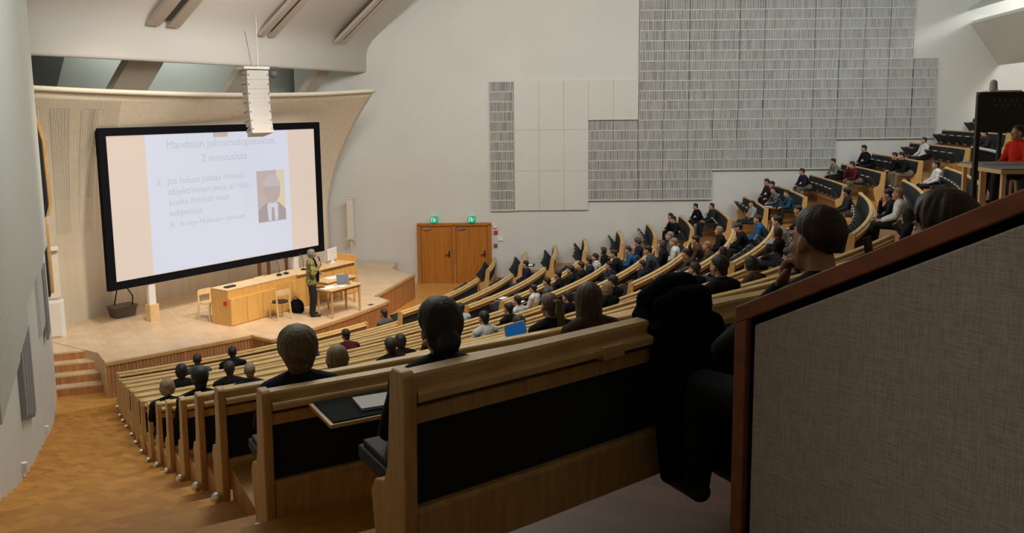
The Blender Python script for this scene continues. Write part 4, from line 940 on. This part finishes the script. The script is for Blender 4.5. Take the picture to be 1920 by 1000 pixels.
HPH = {'thick': 'thick tousled hair', 'bob': 'chin-length hair', 'long': 'long loose hair', 'pony': 'a ponytail', 'bun': 'a bun', 'buzz': 'cropped hair', 'cap': 'a cap'}
def rank(n, k): return 'only sitter' if n == 1 else f'{ORD[k]} sitter from left'
for (sec, row, th, dr_, sc, pose, hair, hc, tc, trs) in PL:
    rl, zl = (RR, ZR) if sec == 'R' else (R, ZT); r = rl[row-1]; fl = max(0.004*row, zl[row-1]-BH)
    sibs = sorted(occ[(sec, row)]); k = sibs.index(th)
    look = f'{HN[hc]} person with {HPH[hair]}' if hair in HPH and hair != 'cap' else ('person in a cap' if hair == 'cap' else f'{HN[hc]} person')
    lab = f'{look}, {TN[tc]}, {BLK[sec]} block {ORD[row-1]} row, {rank(len(sibs), k)}'
    P = pol(r-0.30+dr_, th, fl); a = math.atan2(CY-P.y, CX-P.x); st_ = math.atan2(22.5-P.y, -6.0-P.x)
    dlt = (st_-a+PI) % (2*PI)-PI
    seated(P, a+0.45*dlt-PI/2, sc, pose, hair, hc, tc, lab, trs, group='seated audience', hscale=1.27 if sec == 'L' and row > 13 and hair in ('bun', 'thick') and th < -58 else 1.17 if sc < 0.87 else 1.04)

# two sitters on the rearmost left bench, behind the parapet
rear_floor = MB(); sweep(rear_floor, [(-.75, 4.3), (-.75, 4.66), (.6, 4.66), (.6, 4.3)], 32.75, 0, -58.9, -36.9); structure(rear_floor.build('floor', MATS['shade_darkened_red_parquet']))
TL.append(-58.85)
bench('L', 15, 32.75, 4.66+BH, -58.85, -36.9, 'none', [-57.8, -56.9], 'left')
def rear(hx, hy_, ztop, pose, hair, hc, lab, hs):
    d_ = Vector((CX-hx, CY-hy_, 0)).normalized(); st_ = Vector((-6.0-hx, 22.5-hy_, 0)).normalized(); f_ = (d_+st_*0.6).normalized()
    sc = (ztop-4.66)/(1.19 if pose == 'chin' else 1.235)/(1+.03); off = .25*sc if pose == 'chin' else 0.0
    seated(Vector((hx, hy_, 4.66))-f_*off, math.atan2(f_.y, f_.x)-PI/2, sc, pose, hair, hc, 'black', lab, 0, hscale=hs)
rear(1.03, 2.86, 5.905, 'rest', 'buzz', 'brown', 'crop-haired person in black top, hand on chin, seated just beyond the fabric parapet', 1.06)
rear(1.50, 2.95, 5.93, 'up', 'thick', 'brown', 'tousled brown-haired person whose head shows above the right part of fabric parapet', 1.0)
# ------------------------------------------------------------------ lecturer
def lecturer():
    base = Vector((-5.27, 21.97, SZ)); t = thing('person', 'standing lecturer in a patterned yellow-green jacket holding a microphone to the mouth', 'person', base)
    t.rotation_euler = (0, 0, math.radians(-78))
    hips = [Vector((s*.09, 0, .93)) for s in (-1, 1)]; kn = [Vector((-.10, .02, .50)), Vector((.10, .04, .50))]; an = [Vector((-.10, -.03, .08)), Vector((.11, .0, .08))]
    sp = [(0, 0, .95), (0, .0, 1.10), (0, .01, 1.28), (0, 0, 1.42)]; sho = [Vector((s*.19, 0, 1.43)) for s in (-1, 1)]; nk = Vector((0, 0.0, 1.49)); HM = Matrix.Translation((0, .035, 1.665)) @ Matrix.Rotation(-0.08, 4, 'X')
    elb = [Vector((-.27, .02, 1.16)), Vector((.27, .06, 1.17))]; wr = [Vector((-.08, .24, 1.13)), Vector((.10, .22, 1.36))]
    torso = chain(sp, [.13, .12, .13, .11])+[ell(Vector(sp[2])+Vector((s*.07, 0, 0)), (.10, .11, .14)) for s in (-1, 1)]+[ell(h, .115) for h in hips]+chain([sho[0], nk-Vector((.03, 0, .01)), nk+Vector((.03, 0, -.01)), sho[1]], [.065, .07, .07, .065])
    arms = []; legs = []
    for k in (0, 1): arms += chain([sho[k], elb[k], wr[k]], [.058, .045, .031]); legs += chain([hips[k], kn[k], an[k]], [.09, .062, .043])
    neck = chain([nk, HM @ Vector((0, -.02, -.07))], [.056, .053])
    bv = blob(torso+arms+legs+neck+head_els(HM), .008, 3); parts = [(bv[0], bv[1], 0)]
    for k, (d_, n_, cu) in enumerate((((.6, 1, 0), (0, 0, -1), .6), ((-.3, .1, 1), (-.6, -.8, 0), 1.15))):
        hv = blob(hand_els(wr[k], d_, n_, 1 if k else -1, cu), .0045, 2); parts.append((hv[0], hv[1], 0))
    inst('body', to_mesh('body', parts, [SKIN]), t)
    g = lambda L, d: [(c, tuple(x+d for x in r), R3) for c, r, R3 in L]
    jm = D.materials.new('patterned_jacket'); jm.use_nodes = True; nt = jm.node_tree; b = nt.nodes['Principled BSDF']; tc = nt.nodes.new('ShaderNodeTexCoord'); vo = nt.nodes.new('ShaderNodeTexVoronoi'); vo.inputs['Scale'].default_value = 22
    cr2 = nt.nodes.new('ShaderNodeValToRGB'); cr2.color_ramp.interpolation = 'CONSTANT'; cr2.color_ramp.elements[0].color = (0.05, 0.052, 0.018, 1); cr2.color_ramp.elements[1].position = 0.42; cr2.color_ramp.elements[1].color = (0.27, 0.245, 0.07, 1)
    e = cr2.color_ramp.elements.new(0.75); e.color = (0.36, 0.34, 0.18, 1)
    nt.links.new(tc.outputs['Object'], vo.inputs['Vector']); nt.links.new(vo.outputs['Distance'], cr2.inputs[0]); nt.links.new(cr2.outputs[0], b.inputs['Base Color']); b.inputs['Roughness'].default_value = 0.9
    skirt = [ell((0, 0, z), (.185, .135, .06)) for z in (.84, .90, .97, 1.04)]
    tv = blob(g(torso, .018)+g(arms, .014)+skirt, .011, 4); inst('jacket', to_mesh('jacket', [(tv[0], tv[1], 0)], [jm]), t)
    lv = blob(g(legs, .026)+[ell(h, .13) for h in hips], .012, 4); inst('trousers', to_mesh('trousers', [(lv[0], lv[1], 0)], [TRS[0]]), t)
    sv = []
    for k in (0, 1): sv += chain([an[k]+Vector((0, -.02, -.03)), an[k]+Vector((0, .08, -.035)), an[k]+Vector((0, .18, -.045))], [.048, .044, .034])
    sv = blob(sv, .01, 3); inst('shoes', to_mesh('shoes', [(sv[0], sv[1], 0)], [SHOE]), t)
    h = inst('hair', hair_mesh('bob'), t, hairmat('grey')); h.matrix_local = HM @ Matrix.Scale(1.03, 4)
    gl = MB()
    for s in (-1, 1): gl.box(HM @ Vector((s*.034, .096, -.004)), (.05, .008, .032))
    gl.box(HM @ Vector((0, .098, .004)), (.03, .008, .008))
    for s in (-1, 1): gl.tube([HM @ Vector((s*.06, .09, .004)), HM @ Vector((s*.078, 0, 0))], .004, 6)
    gl.build('glasses', mat('red_glasses', (0.30, 0.02, 0.02), 0.3), t, base=(0, 0, 0))
    sc_ = blob(chain([(-.06, .05, 1.50), (0, .09, 1.47), (.06, .05, 1.50)], [.045, .045, .045])+chain([(.03, .10, 1.47), (.05, .155, 1.25), (.05, .16, .95)], [.04, .045, .04]), .01, 3); inst('scarf', to_mesh('scarf', [(sc_[0], sc_[1], 0)], [blackcloth]), t)
    # the microphone is held, a thing of its own
    M = Matrix.Translation(base) @ Matrix.Rotation(math.radians(-78), 4, 'Z')
    mt = thing('microphone', 'black handheld microphone in the raised hand of the lecturer', 'microphone', M @ Vector((.05, .25, 1.40)))
    q = MB(); q.tube([M @ Vector((.07, .26, 1.36)), M @ Vector((.035, .21, 1.56))], [.014, .018], 8); q.build('mic_handle', black, mt)
    q = MB(); q.ball(M @ Vector((.03, .20, 1.585)), .028); q.build('mic_head', grey_m, mt, smooth=True)
lecturer()

# ------------------------------------------------------------------ control area at the upper right
def wz(x, y, z): return Vector((x, y, z))
pf = 4.406
t = thing('control_parapet', 'curved dark parapet with a pale grey cap around the control platform', 'parapet', pol(29.25, -24, 3.6))
b = MB(); sweep(b, [(-.03, 3.58), (-.03, 4.98), (.04, 4.98), (.04, 3.58)], 29.22, 0, -28, -13.9); b.build('panel', blackcloth, t)
b = MB(); sweep(b, [(-.06, 4.98), (-.06, 5.02), (.07, 5.02), (.07, 4.98)], 29.22, 0, -28, -13.9); b.build('cap', cap_m, t)
def ctable(x, y, lx, ly, rot, label, z=pf, h=0.78):
    t = thing('control_table', label, 'table', (x, y, z)); M = Matrix.Rotation(rot, 3, 'Z')
    b = MB(); b.box((x, y, z+h), (lx, ly, 0.02), M); b.build('tabletop', lino, t)
    b = MB(); b.box((x, y, z+h-0.04), (lx+0.04, ly+0.04, 0.06), M); b.build('edge', birch, t, bevel=0.004)
    for sx in (-1, 1):
        for sy in (-1, 1):
            p = Vector((x, y, 0))+M @ Vector((sx*(lx/2-.06), sy*(ly/2-.06), 0)); b = MB(); b.box((p.x, p.y, z+(h-.07)/2), (.06, .06, h-.07), M); b.build('leg', birch, t)
ctable(8.25, 13.35, 1.5, 0.78, -0.05, 'grey-topped control table with oak edge nearest the black pole')
ctable(8.55, 14.25, 1.7, 0.78, -0.05, 'grey-topped control table standing behind the front control table')
seated(Vector((8.95, 15.15, pf-0.0)), math.radians(100), 1.12, 'up', 'short', 'dbrown', 'red', 'person in bright red jumper sitting beside the control tables at upper right', 0)
chair((8.95, 15.15, pf), math.radians(100), 'dark chair under the person in the red jumper', black)
t = thing('swivel_chair', 'black swivel chair tucked under the front control table', 'chair', (8.35, 12.75, pf))
b = MB(); b.ball((8.35, 12.75, pf+0.46), (.25, .24, .05), 14); b.build('seat', black, t, smooth=True)
b = MB(); b.tube([(8.35, 12.75, pf), (8.35, 12.75, pf+0.45)], 0.03); [b.tube([(8.35, 12.75, pf+0.06), (8.35+.28*math.cos(a), 12.75+.28*math.sin(a), pf+0.03)], .02, 6) for a in [k*2*PI/5 for k in range(5)]]; b.build('base', black, t)
b = MB(); n = 10; pts = [(8.35+.24*math.cos(a), 12.75+.24*math.sin(a)) for a in [PI+PI*k/n for k in range(n+1)]]; A = [Vector((x, y, pf+.5)) for x, y in pts]+[Vector((8.35+(x-8.35)*.86, 12.75+(y-12.75)*.86, pf+.5)) for x, y in pts[::-1]]
b.slab(A, [v+Vector((0, 0, .32)) for v in A]); b.build('backrest', black, t)
t = thing('display_screen', 'wide black display panel mounted high behind the control tables', 'screen', (10.9, 17.6, pf))
b = MB(); b.box((10.85, 17.6, 5.99), (2.6, 0.08, 0.80)); b.build('panel', black, t, bevel=0.01)
b = MB(); b.box((10.85, 17.55, 6.385), (2.66, 0.14, 0.05)); b.build('top_frame', black, t)
for x in (11.6, 10.1): b = MB(); b.tube([(x, 17.7, pf), (x, 17.7, 6.2)], .05); b.build('stand', black, t)
dots = MB()  # lamp reflections in the dark panel, painted on as dim dots
for k in range(14): dots.ball((9.85+.12*(k % 7)+.06*(k//7 % 2)+.0, 17.555, 6.24-.10*(k//7)), (.035, .006, .035), 8)
dots.build('painted_reflections', mat('reflection_paint', (0.05, 0.06, 0.06), 0.4), t)
b = MB(); b.box((6.28, 11.55, 5.36), (.055, .055, 1.9)); tag(b.build('black_pole', black, base=(6.28, 11.55, pf)), 'thin black upright pole in front of the control tables', 'pole')
t = thing('projector', 'small grey device on a white tray on top of the black display', 'projector', (10.3, 17.58, 6.41)); b = MB(); b.box((10.0, 17.55, 6.425), (.65, .3, .03)); b.build('tray', white_p, t)
b = MB(); b.tube([(9.82, 17.55, 6.44), (9.82, 17.55, 6.60)], [.085, .07], 12); b.ball((9.82, 17.55, 6.59), .07); b.build('device', cap_m, t)

# ------------------------------------------------------------------ parapet in the right foreground
a0 = Vector((0.594, 2.2, 0)); pd = Vector((0.515, -0.857, 0)).normalized(); pn = Vector((-0.857, -0.515, 0)).normalized(); PLn = 1.35
zb_, za_, rk = 3.12, 5.69, 0.515
t = thing('fabric_parapet', 'beige fabric parapet with a reddish wooden frame in the right foreground', 'parapet', a0+Vector((0, 0, zb_)))
def pface(mb, u0, u1, w0, w1, lo, hi):      # lo/hi: heights below the raked top line, None = bottom
    top = lambda u, d: za_+rk*u-d
    A = [(u0, zb_+0.03 if lo is None else top(u0, lo)), (u1, zb_+0.03 if lo is None else top(u1, lo)), (u1, top(u1, hi)), (u0, top(u0, hi))]
    P = lambda w_: [a0+pd*u+pn*w_+Vector((0, 0, z)) for u, z in A]
    mb.slab(P(w0), P(w1))
b = MB(); pface(b, 0, PLn, -0.03, 0.012, 0.045, 0.0); b.build('top_rail', frame_wood, t, bevel=0.003)
b = MB(); pface(b, 0, 0.040, -0.03, 0.012, None, 0.045); b.build('end_stile', frame_wood, t, bevel=0.003)
b = MB(); pface(b, 0.040, PLn, -0.03, -0.008, None, 0.045); b.build('core_board', blackcloth, t)
b = MB(); pface(b, 0.062, PLn, -0.008, 0.004, None, 0.068); b.build('fabric_panel', fabric, t, bevel=0.005)

# ------------------------------------------------------------------ coat, tablet, papers, laptops
def coat():
    r_, th_ = R[14]-0.155, -58.1; z = ZT[14]
    P = lambda u, s, h: pol(r_+u, th_+math.degrees(s/r_), z+h)
    els = []
    els += chain([P(-.02, -.11, .06), P(.02, -.04, .10), P(.02, .04, .10), P(.02, .11, .04)], [.055, .075, .075, .06])         # hood bunched on the rail
    for s in np.arange(-.14, .145, .035):
        e = abs(s)/.14; els += chain([P(-.04, s, .0), P(.04, s*1.0, .035-.05*e*e), P(.13, s*1.03, -.12), P(.14, s*1.05, -.45), P(.16, s*1.05, -.62)], [.035, .04, .045, .045, .04])
    els += chain([P(.09, -.15, -.05), P(.17, -.17, -.35), P(.18, -.15, -.6)], [.05, .048, .04])+chain([P(.09, .15, -.05), P(.17, .17, -.35), P(.18, .16, -.62)], [.05, .048, .04])
    vs, fs = blob(els, .012, 4); b0 = P(.1, 0, -.7)
    t = thing('coat', 'black hooded coat draped over the back of the nearest bench', 'coat', b0)
    m = MB(); m.add(vs, fs); m.build('coat_body', blackcloth, t, smooth=True)
    vs, fs = blob(chain([P(.06, -.10, .05), P(.10, -.05, .075), P(.10, .05, .075), P(.06, .11, .03)], [.05, .06, .06, .05]), .011, 3); m = MB(); m.add(vs, fs); m.build('hood', blackcloth, t, smooth=True)
coat()
# open writing tablet on the fourteenth row with a pale tablet computer on it
def open_desk(row, th, label, r_tab, z_tab, seg):
    g = math.degrees(.27/r_tab); t = thing('writing_tablet', label, 'desk', pol(r_tab, th, z_tab))
    b = MB(); sweep(b, [(.09, 0), (.09, .018), (.44, .018), (.44, 0)], r_tab, z_tab, th-g, th+g, .5); b.build('edge', oak, t)
    b = MB(); sweep(b, [(.105, .018), (.105, .024), (.425, .024), (.425, .018)], r_tab, z_tab, th-g*.93, th+g*.93, .5); b.build('top', mat('desk_green_black', (0.010, 0.014, 0.014), 0.9, spec=0.15), t)
open_desk(14, -59.7, 'opened dark writing tablet with oak edge behind the second nearest bench', R[13], ZT[13]-0.09, 0)
p = pol(R[13]+.28, -59.62, ZT[13]-0.066); tb = sheet('tablet_computer', (p.x, p.y), .25, .18, math.radians(25), p.z, 'pale tablet computer lying on the opened desk beside the nearest bench', 'tablet', mat('tablet_face', (0.36, 0.40, 0.44), 0.3, emit=0.04), .014)
def desk_at(sec, row, th, out):   # a point just behind the back of the given row, at desk height
    rl, zl = (RR, ZR) if sec == 'R' else (R, ZT); return pol(rl[row-1]+out, th, zl[row-1]-.07)
def facing(P): return math.atan2(CY-P.y, CX-P.x)-PI/2
for k, (row, th, lab, sm_, bm_, sc) in enumerate([(11, -53.0, 'open laptop with bright blue screen standing among the left block benches', blue_glow, white_p, 1.0), (4, -49.6, 'open laptop with dim blue screen in front of the maroon-jumper person', dblue_glow, black, 1.0)]):
    p = desk_at('L', row, th, .26); open_desk(row, th, f'opened writing tablet under the {("bright", "dim")[k]} blue laptop', R[row-1], ZT[row-1]-.095, 0)
    laptop(p, facing(p)+.2, lab, sm_, bm_, 105, .34, .24)
for (sec, row, th, lab) in [('M', 3, -27.5, 'white paper on the third middle row desk'), ('M', 4, -31.0, 'pale grey sheet on the desk behind the fourth middle row'), ('M', 7, -28.6, 'long white paper on the desk behind the seventh middle row'), ('R', 9, -6.3, 'white paper on the desk in front of the plaid-shirt person'), ('M', 11, -27.5, 'white paper on the desk of the hand-on-chin person in navy'), ('R', 2, -7.5, 'white sheet on the desk behind the second right row')]:
    p = desk_at(sec, row, th, .26); rl, zl = (RR, ZR) if sec == 'R' else (R, ZT)
    open_desk(row, th, 'opened writing tablet carrying '+lab.split(' on ')[0]+f' behind the {ORD[row-1]} {BLK[sec]} row', rl[row-1], zl[row-1]-.095, 0)
    sheet('paper_sheet', (p.x, p.y), .30, .21, facing(p), p.z, lab, 'paper')
p = desk_at('L', 12, -40.3, .26); open_desk(12, -40.3, 'opened writing tablet under the black laptop', R[11], ZT[11]-.095, 0); laptop(p, facing(p), 'black laptop open on the desk behind the twelfth left row', black, black, 100)
for o in list(D.objects):
    if '_b' in o: del o['_b']
